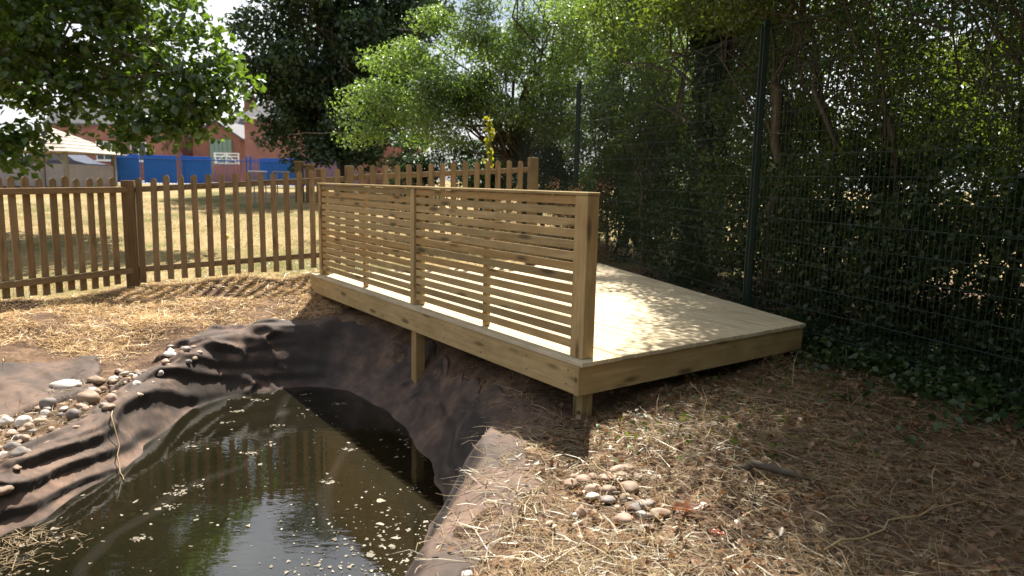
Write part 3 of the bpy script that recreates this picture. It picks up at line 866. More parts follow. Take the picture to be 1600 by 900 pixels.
# brambles at the foot of the hedge
q = rg.random(330)
bx_ = np.interp(q, [0, .35, 1], [1.25, 2.62, 4.1]) + rg.uniform(.1, 1.2, 330); by_ = np.interp(q, [0, .35, 1], [12, 7.12, 2.75]) + rg.uniform(-.2, .4, 330)
C = np.stack([bx_, by_, height(bx_, by_) + rg.uniform(.05, 1.5, 330) * rg.uniform(.6, 1.35, 330)], 1)
V, F = leaves(rg, C, np.full((330, 3), .28), 130, .06, .4, .1, .65)
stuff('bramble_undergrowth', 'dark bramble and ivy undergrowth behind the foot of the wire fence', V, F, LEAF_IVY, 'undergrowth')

# ------------------------------------------------------------------ straw, litter, ivy on the ground
def in_deck(x, y, m=.0):
    rx, ry = x - DA.x, y - DA.y
    s = rx * U.x + ry * U.y; t = rx * Vv.x + ry * Vv.y
    return (s > -m) & (t > -m) & (s < 5.1 - .198 * t + m) & (t < 2.57 + .352 * s + m)
def blades(r_, x, y, L, wd, tilt, mat_h=.0, curl=.25):
    m = len(x); z = height(x, y)
    th = r_.random(m) * 2 * np.pi; el = np.abs(r_.normal(size=m)) * tilt
    d = np.stack([np.cos(th) * np.cos(el), np.sin(th) * np.cos(el), np.sin(el)], 1)
    sd_ = np.stack([-np.sin(th), np.cos(th), r_.normal(size=m) * .5], 1); sd_ /= np.linalg.norm(sd_, axis=1)[:, None]
    b = np.stack([x, y, z + .004 + mat_h * r_.random(m)], 1)
    Lc = L[:, None]; cv = np.cross(d, np.array([0, 0, 1.])) * (r_.normal(size=m) * curl)[:, None] * Lc
    mid = b + d * Lc * .5 + cv * .5; mid[:, 2] += .04 * L
    tip = b + d * Lc; tip[:, 2] -= .10 * L * (el > .2)
    # keep the tips above the soil
    tip[:, 2] = np.maximum(tip[:, 2], height(tip[:, 0], tip[:, 1], True) + .004)
    mid[:, 2] = np.maximum(mid[:, 2], height(mid[:, 0], mid[:, 1], True) + .005)
    w_ = wd[:, None] * sd_
    V = np.stack([b - w_, b + w_, mid - w_ * .9, mid + w_ * .9, tip - w_ * .3, tip + w_ * .3], 1).reshape(-1, 3)
    k_ = np.arange(m)[:, None] * 6
    F = np.concatenate([k_ + np.array([[0, 1, 3, 2]]), k_ + np.array([[2, 3, 5, 4]])], 0)
    return V, F
def fence_side(x, y):       # positive on the pond side of the mesh fence
    return np.interp(y, [2.75, 7.12, 12, 17.4], [4.05, 2.41, 1.05, -.52]) - x
def scatter(r_, n_, x0, x1, y0, y1, dens, fs=.05):
    x = r_.uniform(x0, x1, n_); y = r_.uniform(y0, y1, n_)
    k_ = (r_.random(n_) < dens(x, y)) & (pond_sd(x, y) > .3) & (behind_fence(x, y) < .1) & (fence_side(x, y) > fs)
    return x[k_], y[k_]
r_ = np.random.default_rng(31)
patch = lambda x, y: sst((fbm(x * 1.3, y * 1.3, 71) + .42) / .5)
dR = lambda x, y: patch(x, y) * np.clip((fence_side(x, y) - .1) / .9, .12, 1) * np.where(in_deck(x, y), .0, 1) * np.clip((pond_sd(x, y) - .42) / .35, .05, 1)
x, y = scatter(r_, 46000, -.3, 4.0, 1.9, 6.6, lambda x, y: dR(x, y) * np.clip(sst((fbm(x * 2.2, y * 2.2, 77) + .18) / .4) + .06, 0, 1) * (1 - .6 * sst((x * .9 + (y - 3.2) * .55 - .9) / 1.2)))
V, F = blades(r_, x, y, r_.gamma(3, .038, len(x)), r_.uniform(.0006, .0016, len(x)), .16, .03)
stuff('straw_mulch', 'pale dry straw strewn over the bank in front of the deck', V, F, STRAW, 'straw')
x, y = scatter(r_, 52000, -.4, 4.0, 1.9, 6.9, lambda x, y: np.clip(dR(x, y) + .2, 0, 1) * np.where(in_deck(x, y), .25, 1))
V, F = blades(r_, x, y, r_.gamma(3, .028, len(x)), r_.uniform(.001, .003, len(x)), .12, .015)
stuff('old_straw', 'brown rotting straw and stems on the shaded earth by the wire fence', V, F, STRAWD, 'straw')
x, y = scatter(r_, 90000, -6.4, -1.9, 4.3, 9.6, lambda x, y: patch(x * 1.4, y * 1.4) * np.clip((pond_sd(x, y) - .55) / .4, 0, 1) * np.where((x > -4.6) & (x < -3.1) & (y < 6.4) & (y > 4.4) & (x * .82 + y > 1.75) & (x * .8 + y < 3.35), .06, 1))
V, F = blades(r_, x, y, r_.gamma(3, .022, len(x)), r_.uniform(.0012, .003, len(x)), .3, .012)
stuff('mown_dry_grass', 'cut dry grass on the bank between the pond and the picket fence', V, F, STRAWB, 'dry grass')
x, y = scatter(r_, 9000, -4.0, -3.0, 3.9, 6.9, lambda x, y: np.clip((pond_sd(x, y) - .18) / .2, 0, 1) * np.where(x * .8 + y < 2.95, 1, .2) * np.where(pond_sd(x, y) < .9, .5, .1))
V, F = blades(r_, x, y, r_.gamma(3, .02, len(x)), r_.uniform(.001, .0025, len(x)), .2, .035)
stuff('bank_debris', 'brown stalks and crumbs lodged between the left bank pebbles', V, F, STRAWD, 'debris')
# upright stray stems
x, y = scatter(r_, 420, .2, 3.4, 2.2, 5.6, lambda x, y: np.where(in_deck(x, y, .05), 0, .35))
V, F = blades(r_, x, y, r_.uniform(.1, .32, len(x)), r_.uniform(.0012, .0022, len(x)), .9, 0)
stuff('stray_stems', 'stray upright dry stems poking from the straw', V, F, STRAW, 'stems')
# lawn blades beyond the fence
x = r_.uniform(-14, 1, 120000); y = r_.uniform(7, 22, 120000) ; k_ = (behind_fence(x, y) > .02) & (r_.random(len(x)) < np.clip(9 / y, 0, 1) * np.clip(.75 + 1.2 * fbm(x * .6, y * .6, 91), .1, 1)) & (x > -y * .8) & (fence_side(x, y) > .3)
x, y = x[k_], y[k_]
V, F = blades(r_, x, y, r_.uniform(.03, .085, len(x)), r_.uniform(.002, .0045, len(x)), .7, 0)
stuff('lawn_grass', 'short parched lawn grass beyond the picket fence', V, F, GRASSM, 'grass')
# ivy creeping out from the fence foot, leaf litter
def ground_leaves(n_, x0, x1, y0, y1, dens, size, mat, name, label, cat, lift=.05, fs=.05):
    x, y = scatter(r_, n_, x0, x1, y0, y1, dens, fs)
    C = np.stack([x, y, height(x, y) + .012 + lift * r_.random(len(x))], 1)
    V, F = leaves(r_, C, np.full((len(x), 3), .02), 1, size, 1.2, 0, .8)
    stuff(name, label, V, F, mat, cat)
ground_leaves(60000, 1.6, 5.0, 1.8, 7.2, lambda x, y: np.exp(-((fence_side(x, y) + .15) / .62) ** 2) * (patch(x * 1.5, y * 1.5) * .8 + .2) * np.where(in_deck(x, y, .03), 0, 1), .055, LEAF_IVY, 'ground_ivy', 'dark ivy creeping over the ground along the wire fence', 'ivy', .12, -.9)
ground_leaves(11000, -.3, 3.8, 1.9, 6.5, lambda x, y: np.where(in_deck(x, y), .3, .6) * np.clip((pond_sd(x, y) - .5) / .5, .04, 1), .035, DRYLEAF, 'leaf_litter', 'small brown leaf litter among the straw', 'leaf litter', .03)
ground_leaves(900, .5, 2.4, 3.6, 5.4, lambda x, y: np.where(in_deck(x, y, -.1), 0, .25), .04, LEAF_HEDGE, 'weed_seedlings', 'small green weeds sprouting beside the deck', 'weeds', .07)

# ------------------------------------------------------------------ debris floating on the pond
x = r_.uniform(-3, -.4, 9000); y = r_.uniform(2.6, 7.1, 9000); sd_ = pond_sd(x, y)
cl_ = sst((fbm(x * 2.2, y * 2.2, 101) - .12) / .3)
right_ = np.exp(-((x + .75) / .38) ** 2) * sst((4.7 - y) / .9)
left_ = np.exp(-((x + 2.75) / .35) ** 2) * sst((4.3 - y) / .5)
k_ = (sd_ < -.01) & (r_.random(9000) < .018 + .12 * cl_ + .8 * right_ + .3 * left_)
x, y = x[k_], y[k_]
cx_ = r_.uniform(-2.6, -.5, 24); cy_2 = r_.uniform(3.4, 6.9, 24); cn_ = r_.integers(5, 26, 24)          # rafts of scum
px_ = np.repeat(cx_, cn_) + r_.normal(size=cn_.sum()) * .035; py_ = np.repeat(cy_2, cn_) + r_.normal(size=cn_.sum()) * .022
ok_ = pond_sd(px_, py_) < -.02
x = np.r_[x, px_[ok_]]; y = np.r_[y, py_[ok_]]; m_ = len(x)
sz = r_.gamma(2.0, .0045, m_) + .002; th = np.sort(r_.random((m_, 6)) * 2 * np.pi, 1); rr = sz[:, None] * r_.uniform(.5, 1.1, (m_, 6))
V = np.stack([x[:, None] + rr * np.cos(th), y[:, None] + rr * np.sin(th), np.full((m_, 6), WATER_Z + .003) + r_.random((m_, 6)) * .003], -1).reshape(-1, 3)
F = np.arange(m_ * 6).reshape(-1, 6)
FLOAT = leafmat('floating_scrap', (.08, .065, .042), (.40, .35, .27), .2, (1, 1, 1), .05)
stuff('floating_debris', 'pale petals and leaf scraps floating on the pond', V, F, FLOAT, 'debris')
k_ = r_.random(2600) < 1
x = -2.95 + np.abs(r_.normal(size=420)) * .2; y = r_.uniform(3.2, 4.0, 420); ok_ = (pond_sd(x, y) < .04)
x, y = x[ok_], y[ok_]
L = r_.gamma(3, .02, len(x)); th = r_.random(len(x)) * 6.28; b = np.stack([x, y, np.full(len(x), WATER_Z + .004) + r_.random(len(x)) * .02], 1)
d = np.stack([np.cos(th), np.sin(th), r_.normal(size=len(x)) * .12], 1) * L[:, None]; w_ = np.stack([-np.sin(th), np.cos(th), 0 * th], 1) * .0018
V = np.stack([b - w_, b + w_, b + d + w_, b + d - w_], 1).reshape(-1, 3); F = np.arange(len(x) * 4).reshape(-1, 4)
stuff('floating_straw', 'mat of wet straw floating at the left corner of the pond', V, F, STRAWD, 'straw')

# ------------------------------------------------------------------ pebbles
def stone_mat(name, a, b):
    m, n, out = new_mat(name)
    oi = N(n, 'ShaderNodeObjectInfo')
    f = noise(n, coords(n, rnd=True), 3, 5)
    c = ramp(n, oi.outputs['Random'], [(0, a), (1, b)])
    c = mix(n, .6, c, ramp(n, f, [(.3, (.7, .68, .66)), (.7, (1.2, 1.18, 1.15))]), 'MULTIPLY')
    principled(n, out, c, .62, noise(n, coords(n), 40, 4), .15, .003, .3)
    return m
ST_TAN = stone_mat('tan_stone', (.22, .155, .105), (.34, .25, .18))
ST_GREY = stone_mat('grey_stone', (.15, .13, .12), (.27, .235, .21))
ST_PALE = stone_mat('pale_stone', (.52, .48, .43), (.64, .60, .55))
ST_PINK = stone_mat('pink_stone', (.33, .225, .17), (.43, .31, .235))
ST_AMBER = stone_mat('amber_stone', (.42, .22, .06), (.55, .30, .09))
def stone_meshes():
    out = []
    for s_ in range(6):
        bm = bmesh.new(); bmesh.ops.create_icosphere(bm, subdivisions=3, radius=1)
        r0 = random.Random(s_ + 3); ph = [r0.uniform(0, 6) for _ in range(6)]
        for v in bm.verts:
            c = v.co
            f = 1 + .10 * math.sin(2.1 * c.x + ph[0]) + .09 * math.sin(2.7 * c.y + ph[1]) + .07 * math.sin(3.3 * c.z + ph[2]) + .06 * math.sin(4 * (c.x + c.y) + ph[3]) + .05 * math.sin(5.3 * (c.y - c.z) + ph[4]) - .10 * max(0, c.x * math.cos(ph[5]) + c.z * .6 - .6)
            v.co = c * f
        for f in bm.faces: f.smooth = True
        me = bpy.data.meshes.new('pebble'); bm.to_mesh(me); bm.free(); me.materials.append(ST_TAN)
        out.append(me)
    return out
SM = stone_meshes()
def pebble(x, y, a, b, c, mat, label, group, rz=None, z=None, sink=.35):
    o = bpy.data.objects.new('pebble', SM[rng.randrange(6)]); COL.objects.link(o)
    zz = (H1(x, y) if z is None else z) + c * (1 - sink)
    o.location = (x, y, zz); o.scale = (a, b, c); o.rotation_euler = (rng.uniform(-.2, .2), rng.uniform(-.2, .2), rng.uniform(0, 3.1) if rz is None else rz)
    o.material_slots[0].link = 'OBJECT'; o.material_slots[0].material = mat
    return tag(o, label, 'pebble', group)
placed = []
def free(x, y, r):
    for (px, py, pr) in placed:
        if (px - x) ** 2 + (py - y) ** 2 < (.8 * (pr + r)) ** 2: return False
    placed.append((x, y, r)); return True
GL = 'small pebbles heaped on the left bank'
big = [(-3.72, 5.69, .115, .055, .045, ST_PALE, 'large white elongated stone on the left bank pebble heap', .35), (-3.40, 5.50, .095, .07, .06, ST_TAN, 'biggest rounded tan cobble of the left bank heap', .2),
       (-3.56, 5.86, .075, .05, .04, ST_TAN, 'flat topped pale tan stone behind the biggest cobble', .1), (-3.24, 5.52, .05, .045, .04, ST_PINK, 'pinkish tan stone touching the right of the biggest cobble', .5),
       (-3.22, 4.42, .065, .042, .04, ST_GREY, 'smooth dark grey pebble at the left edge of the pond liner', .1), (-3.36, 4.55, .055, .04, .036, ST_GREY, 'dark grey pebble just behind the smooth grey one at the liner', .4),
       (-3.12, 4.08, .07, .05, .035, ST_TAN, 'flat tan stone lowest on the left bank by the frame edge', .2), (-3.58, 4.98, .06, .04, .038, ST_PALE, 'oval white pebble low on the left bank', .6),
       (-3.72, 4.98, .05, .036, .035, ST_PALE, 'white pebble beside the oval white one at the frame edge', .2), (-3.60, 5.30, .065, .05, .05, ST_GREY, 'round grey brown cobble left of the heap centre', .3),
       (-3.30, 5.12, .05, .045, .05, ST_GREY, 'upright rounded grey pebble at the heap front', 1.2), (-3.14, 5.30, .05, .032, .03, ST_TAN, 'tan pebble at the right end of the heap above the liner fold', .1),
       (-3.24, 6.52, .06, .04, .03, ST_PALE, 'pale flat stone in the patch at the back of the left bank', .2), (-3.16, 6.66, .05, .04, .035, ST_GREY, 'dark stone at the far end of the left bank patch', .2)]
for (x, y, a_, b_, c_, mt, lab, rz) in big:
    placed.append((x, y, (a_ + b_) / 2)); pebble(x, y, a_, b_, c_, mt, lab, 'larger stones of the left bank heap', rz, z=H1(x, y) + .015, sink=.45)
path = np.array([(-3.12, 3.95), (-3.3, 4.45), (-3.55, 4.95), (-3.45, 5.3), (-3.35, 5.65), (-3.25, 6.2), (-3.15, 6.7)])
pl = np.r_[0, np.cumsum(np.linalg.norm(np.diff(path, axis=0), axis=1))]
tries = 0; cnt = 0; small = []
while cnt < 95 and tries < 3000:
    tries += 1
    q = rng.random() * pl[-1]; x = float(np.interp(q, pl, path[:, 0])) + rng.gauss(0, .13); y = float(np.interp(q, pl, path[:, 1])) + rng.gauss(0, .1)
    r0 = rng.uniform(.014, .036)
    if float(pond_sd(np.array([x]), np.array([y]))[0]) < .17 or not free(x, y, r0): continue
    mt = rng.choice([ST_TAN, ST_TAN, ST_GREY, ST_PINK, ST_PALE])
    o = pebble(x, y, r0 * rng.uniform(1.1, 1.6), r0, r0 * rng.uniform(.6, .9), mt, 'small pebble', GL, z=H1(x, y) + .015, sink=.5); cnt += 1
    near = min(range(len(big)), key=lambda i: (big[i][0] - x) ** 2 + (big[i][1] - y) ** 2)
    small.append((near, mt.name, math.hypot(big[near][0] - x, big[near][1] - y), o))
SHORT = ['large white elongated stone', 'biggest tan cobble', 'flat topped stone behind the biggest cobble', 'pinkish stone beside the biggest cobble', 'smooth dark grey stone by the liner', 'second dark grey stone by the liner', 'flat tan stone lowest on the bank',
         'oval white stone', 'white stone at the frame edge', 'round grey brown cobble', 'upright grey stone', 'tan stone above the liner fold', 'pale flat stone of the back patch', 'dark stone at the far end']
ORD = ['closest', 'second closest', 'third closest', 'fourth closest', 'fifth closest', 'sixth closest', 'seventh closest', 'eighth closest', 'ninth closest', 'tenth closest', 'eleventh closest', 'twelfth closest']
for near in range(len(big)):
    for mn, cn in ((ST_TAN.name, 'tan'), (ST_GREY.name, 'grey'), (ST_PINK.name, 'pinkish'), (ST_PALE.name, 'whitish')):
        grp = sorted([q for q in small if q[0] == near and q[1] == mn], key=lambda q: q[2])
        for k_, q in enumerate(grp): q[3]['label'] = 'small %s pebble, %s such to the %s' % (cn, ORD[min(k_, 11)], SHORT[near])
GRp = 'stones in the cluster on the straw bank'
rightst = [(.32, 3.38, .036, .028, .025, ST_PINK, 'leftmost pink stone of the straw bank cluster'), (.385, 3.42, .045, .03, .03, ST_PINK, 'brown stone leaning beside the leftmost stone of the cluster'), (.345, 3.47, .03, .024, .022, ST_TAN, 'small tan stone at the back left of the straw bank cluster'),
    (.44, 3.47, .03, .024, .024, ST_TAN, 'small stone at the back of the cluster by the weeds'), (.60, 3.58, .07, .03, .025, ST_PINK, 'long pinkish stone at the back of the straw bank cluster'), (.52, 3.46, .06, .034, .028, ST_PINK, 'long flat pink brown stone in the back row of the cluster'),
    (.595, 3.50, .034, .028, .022, ST_TAN, 'small tan stone in front of the long pinkish stone'), (.655, 3.47, .036, .026, .02, ST_TAN, 'flat tan stone at the back right of the cluster'), (.42, 3.32, .042, .028, .024, ST_PINK, 'oval pink stone in the middle left of the cluster'),
    (.605, 3.34, .05, .036, .032, ST_TAN, 'plump tan stone at the right of the middle row'), (.50, 3.31, .045, .028, .022, ST_TAN, 'flat tan stone in the centre of the cluster'), (.41, 3.25, .036, .024, .018, ST_PALE, 'pale thin stone at the left of the cluster'),
    (.485, 3.21, .04, .03, .026, ST_GREY, 'grey brown stone low in the centre of the cluster'), (.575, 3.22, .036, .032, .034, ST_TAN, 'rounded tan stone standing in the centre of the cluster'), (.66, 3.17, .06, .034, .024, ST_GREY, 'slate blue grey flat stone right of the cluster'),
    (.60, 3.12, .034, .026, .024, ST_GREY, 'dull grey stone between the slate stone and the white one'), (.63, 3.07, .034, .022, .02, ST_PALE, 'small white stone in the front row of the cluster'), (.70, 3.07, .06, .03, .026, ST_TAN, 'long brown stone at the front right of the cluster'),
    (.53, 3.01, .042, .034, .03, ST_PINK, 'rounded pinkish tan stone at the front of the cluster'), (.615, 2.94, .045, .032, .028, ST_GREY, 'front most grey tan stone of the straw bank cluster'), (.34, 3.07, .026, .022, .032, ST_PINK, 'single upright pink stone apart from the cluster on the left'), (.315, 3.06, .016, .012, .012, ST_PALE, 'tiny white chip beside the upright pink stone')]
for (x, y, a_, b_, c_, mt, lab) in rightst: pebble(x, y, a_, b_, c_ * .85, mt, lab, GRp, rng.uniform(-.5, .5), z=H1(x, y) + .008, sink=.55)
pebble(-.16, 2.63, .028, .02, .016, ST_PALE, 'lone pale pebble on the soil at the bottom edge', 'lone pebbles', sink=.2)
for i, (x, y, a_, b_) in enumerate(sorted([(-2.15, 3.80, .10, .05), (-1.9, 3.86, .09, .04), (-2.45, 3.78, .08, .05), (-2.62, 3.62, .09, .05), (-2.3, 3.62, .08, .05), (-1.98, 3.64, .07, .05)])):
    pebble(x, y, a_, b_, .04, ST_AMBER, '%s from the left of the amber stones showing through the water' % ['first', 'second', 'third', 'fourth', 'fifth', 'sixth'][i], 'submerged amber stones', z=WATER_Z - .082 + .004 * (i % 3), sink=.35)

# crumpled rusty leaves and a rotten branch on the straw
def crumpled(name, x, y, s_, mat, label, seed, cat='leaf'):
    r0 = np.random.default_rng(seed); n_ = 14
    a, b = np.meshgrid(np.linspace(-1, 1, n_), np.linspace(-1, 1, n_), indexing='ij')
    wd = (1 - np.abs(a) ** 2.2) * (.62 + .18 * np.sin(a * 9))
    X = a * s_; Y = b * wd * s_ * .75; Z = s_ * (.35 * np.abs(b) * wd + .22 * a * a + .22 * fbm(a * 2 + seed, b * 2, seed, 3))
    th = r0.uniform(0, 3)
    V = np.stack([x + X * np.cos(th) - Y * np.sin(th), y + X * np.sin(th) + Y * np.cos(th), H1(x, y) + .03 + Z - Z.min()], -1).reshape(-1, 3)
    i = (np.arange(n_ - 1)[:, None] * n_ + np.arange(n_ - 1)[None]).ravel()
    o = np_obj(name, V, np.stack([i, i + n_, i + n_ + 1, i + 1], 1), mat, smooth=True, origin=(x, y, H1(x, y)))
    tag(o, label, cat)
crumpled('dead_leaf', .84, 3.08, .085, RUSTLEAF, 'big crumpled rust brown leaf beside the stone cluster', 3)
crumpled('dead_leaf', .92, 2.88, .035, REDLEAF, 'small bright red leaf on the straw in front', 5)
crumpled('dead_leaf', 2.55, 4.95, .06, RUSTLEAF, 'orange brown dead leaf among the ivy by the fence', 8)
V, F = tube(bend(np.random.default_rng(2), (1.18, 3.52, H1(1.18, 3.52) + .03), (1.52, 3.36, H1(1.52, 3.36) + .03), 7, .03), np.array([.012, .02, .024, .022, .02, .016, .006]), 8)
tag(np_obj('rotten_branch', V, F, BARK, smooth=True, origin=(1.35, 3.44, H1(1.35, 3.44))), 'short dark rotten branch lying in the straw', 'branch')
for j, (p, q, r0, lab) in enumerate([((.45, 3.6), (.72, 2.85), .004, 'long thin bent twig lying across the stone cluster'), ((-3.05, 5.2), (-2.72, 4.72), .006, 'dry stalk lying over the liner fold into the water'), ((1.3, 2.7), (2.1, 3.05), .005, 'long twig lying on the straw at the bottom right')]):
    P = bend(np.random.default_rng(j + 9), (*p, 0), (*q, 0), 9, .02); P[:, 2] = np.maximum(height(P[:, 0], P[:, 1]) + .05, WATER_Z + .01)
    V, F = tube(P, np.linspace(r0, r0 * .5, 9), 6); tag(np_obj('twig', V, F, STRAW, origin=tuple(P[0])), lab, 'twig')

# ------------------------------------------------------------------ behind the lawn
def gz(x, y): return float(far_h(np.float64(x), np.float64(y)))
def solid(name, V, F, mat, parent): return py_obj(name, [Vector(v) - Vector(parent.location) for v in V], F, mat, parent)
def boxp(name, x0, x1, y0, y1, z0, z1, mat, parent):
    V = [(x0, y0, z0), (x1, y0, z0), (x1, y1, z0), (x0, y1, z0), (x0, y0, z1), (x1, y0, z1), (x1, y1, z1), (x0, y1, z1)]
    return solid(name, V, [[0, 3, 2, 1], [4, 5, 6, 7], [0, 1, 5, 4], [1, 2, 6, 5], [2, 3, 7, 6], [3, 0, 4, 7]], mat, parent)
def gable(name, x0, x1, y0, y1, z0, zr, mat, parent, ax='x', ov=.25, th=.14):
    """pitched roof slabs; ridge along ax"""
    if ax == 'x':
        ym = (y0 + y1) / 2
        prof = [(y0 - ov, z0 - ov * (zr - z0) / (ym - y0)), (ym, zr), (y1 + ov, z0 - ov * (zr - z0) / (ym - y0))]
        V = [(x, y, z + dz) for x in (x0 - ov, x1 + ov) for (y, z) in prof for dz in (0, th)]
    else:
        xm = (x0 + x1) / 2
        prof = [(x0 - ov, z0 - ov * (zr - z0) / (xm - x0)), (xm, zr), (x1 + ov, z0 - ov * (zr - z0) / (xm - x0))]
        V = [(x, y, z + dz) for y in (y0 - ov, y1 + ov) for (x, z) in prof for dz in (0, th)]
    F = [[0, 2, 8, 6], [2, 4, 10, 8], [1, 7, 9, 3], [3, 9, 11, 5], [0, 1, 3, 2], [2, 3, 5, 4], [6, 8, 9, 7], [8, 10, 11, 9], [0, 6, 7, 1], [4, 5, 11, 10]]
    return solid(name, V, F, mat, parent)
def window(parent, x0, x1, z0, z1, y):
    w_ = boxp('window', x0, x1, y - .05, y + .05, z0, z1, WHITE, parent)
    xm = (x0 + x1) / 2
    for a_, b_ in ((x0 + .06, xm - .03), (xm + .03, x1 - .06)):
        p = boxp('pane', a_, b_, y - .06, y - .052, z0 + .06, z1 - .06, GLASSD, parent)
        p.parent = w_; p.location = (0, 0, 0); p.matrix_parent_inverse = Matrix()
    w_2 = boxp('sill', x0 - .08, x1 + .08, y - .14, y - .052, z0 - .08, z0, WHITE, parent); w_2.parent = w_; w_2.matrix_parent_inverse = Matrix()
# big brick hall
gb = .95
h = empty('brick_hall', (-13.3, 48, gb), 'large red brick building with a plain wall behind the dark tree', 'building')
boxp('wall', -16.95, -9.3, 45, 53, gb - .5, 5.15, BRICK, h)
solid('roof', [(-17.2, 44.75, 5.1), (-9.05, 44.75, 5.1), (-9.05, 53.2, 5.1), (-17.2, 53.2, 5.1), (-14.6, 49, 8.3), (-11.4, 49, 8.3)], [[0, 1, 5, 4], [1, 2, 5], [2, 3, 4, 5], [3, 0, 4], [3, 2, 1, 0]], SLATE, h)
boxp('gutter', -17.25, -9.0, 44.66, 44.745, 5.02, 5.12, WHITE, h)
boxp('low_wing', -9.295, -6.5, 46, 52, gb - .5, 3.6, BRICK, h)
# gabled garage house
h = empty('gabled_house', (-21.5, 54, 1.0), 'brick house with a front gable and green garage door by the white gate', 'house')
solid('wall', [(-23.4, 52, .4), (-19.9, 52, .4), (-19.9, 58, .4), (-23.4, 58, .4), (-23.4, 52, 4.2), (-19.9, 52, 4.2), (-19.9, 58, 4.2), (-23.4, 58, 4.2), (-21.65, 52, 5.35), (-21.65, 58, 5.35)],
      [[0, 1, 5, 8, 4], [1, 2, 6, 5], [3, 7, 9, 6, 2], [0, 4, 7, 3]], BRICK, h)
gable('roof', -23.4, -19.9, 52, 58, 4.22, 5.38, SLATE, h, 'y')
d_ = boxp('garage_door', -22.1, -20.5, 51.9, 51.985, 1.0, 4.1, GARAGE, h)
for k in range(5):
    p = boxp('door_panel', -22.05 + k * .31, -21.79 + k * .31, 51.86, 51.895, 1.05, 4.05, GARAGE, h); p.parent = d_; p.matrix_parent_inverse = Matrix()
# cross house behind with chimney
h = empty('slate_roof_house', (-20, 62, 1.0), 'brick house with long slate roof and a chimney behind the gabled one', 'house')
boxp('wall', -24.5, -17.8, 60, 66, .4, 4.6, BRICK, h)
rf = gable('roof', -24.5, -17.8, 60, 66, 4.62, 7.0, SLATE, h, 'x')
c = boxp('chimney', -23.55, -22.75, 62.6, 63.4, 6.5, 8.35, BRICK, h); c.parent = rf; c.matrix_parent_inverse = Matrix()
for k in (0, 1):
    p = boxp('chimney_pot', -23.48 + k * .38, -23.22 + k * .38, 62.85, 63.1, 8.35, 8.75, BRICK, h); p.parent = rf; p.matrix_parent_inverse = Matrix()
# left house behind the oak
h = empty('brick_house', (-28, 52, 1.0), 'brick house with pale slate roof half hidden by the oak', 'house')
boxp('wall', -32.5, -24.6, 50, 57, .4, 4.9, BRICK, h)
gable('roof', -32.5, -24.6, 50, 57, 4.92, 7.4, SLATE, h, 'x')
for x in (-31.6, -29.2, -26.8): window(h, x, x + 1.1, 2.4, 3.7, 49.95)
boxp('drainpipe', -27.55, -27.45, 49.8, 49.94, .9, 4.9, TYRE, h)
# white five bar gate
gt = empty('white_gate', (-19.4, 48, gz(-19.4, 48)), 'white wooden cross braced gate below the green garage door', 'gate')
for z in (2.32, 2.55, 2.78, 2.98): board('bar', (-20.15, 48, z), (-18.55, 48, z), .04, .07, WHITE, gt)
for x in (-20.15, -18.55, -19.35): board('upright', (x, 48.03, 2.26), (x, 48.03, 3.02), .09, .09, WHITE, gt, upv=(1, 0, 0))
boxp('plinth_wall', -20.3, -18.4, 47.9, 48.15, .6, 2.25, BRICK, gt)
board('brace', (-20.1, 47.95, 2.33), (-19.38, 47.95, 2.95), .03, .06, WHITE, gt); board('brace', (-18.6, 47.95, 2.33), (-19.32, 47.95, 2.95), .03, .06, WHITE, gt)
# playground tarmac and sand behind the blue railings
TAR = plain('pale_tarmac', (.34, .325, .32), .9, .1, 3); SAND = plain('sand', (.48, .36, .21), .95, .12, 6)
zt = gz(0, 40)
pg = py_obj('playground', [(-34, 29.8, zt + .012), (-10.4, 34, zt + .012), (-9.4, 44.5, zt + .012), (-34, 50, zt + .012)], [[0, 1, 2, 3]], TAR); tag(pg, 'pale grey tarmac yard behind the blue railings', kind='structure')
sp = py_obj('sand_patch', [(-14.6 + 1.9 * math.cos(t) * (1 + .15 * math.sin(3 * t)), 36.4 + 1.3 * math.sin(t), zt + .02) for t in np.linspace(0, 6.28, 24)[:-1]], [list(range(23))], SAND); tag(sp, 'patch of yellow sand on the yard', kind='structure')
# blue railings
def railing(p0, p1, label, panels=()):
    a, b = Vector((*p0, 0)), Vector((*p1, 0)); Ln = (b - a).length; d = (b - a).normalized()
    z0 = gz(a.x, a.y)
    f = empty('blue_railing', (a.x, a.y, z0), label, 'railing')
    zz = lambda q: gz((a + d * q).x, (a + d * q).y)
    for hz in (.12, 1.08): board('rail', a + Vector((0, 0, zz(0) + hz)), b + Vector((0, 0, zz(Ln) + hz)), .03, .05, BLUE, f, bev=.003)
    q = 0; k = 0
    while q <= Ln + .01:
        c = a + d * q; z = zz(q)
        if k % 20 == 0: board('post', c + Vector((0, 0, z - .1)), c + Vector((0, 0, z + 1.3)), .07, .07, BLUE, f, upv=(d.x, d.y, 0))
        elif k % 1 == 0: board('bar', c + Vector((0, 0, z + .06)), c + Vector((0, 0, z + 1.2)), .018, .018, BLUE, f, upv=(d.x, d.y, 0), bev=0)
        q += .125; k += 1
    for q0, q1 in panels:
        c0, c1 = a + d * q0, a + d * q1; n = Vector((-d.y, d.x, 0)) * .06
        board('blue_sheet', c0 + n + Vector((0, 0, zz(q0) + .66)), c1 + n + Vector((0, 0, zz(q1) + .66)), .012, 1.1, BLUEP, f, bev=.002)
railing((-15.9, 28.2), (-11.3, 30.6), 'blue metal railings backed with blue sheets beside the shelter', ((0, .95), (1.1, 2.3), (2.5, 3.6)))
railing((-11.3, 30.6), (-6.2, 28.6), 'blue metal railings running in front of the brick building', ((.4, 2.4),))
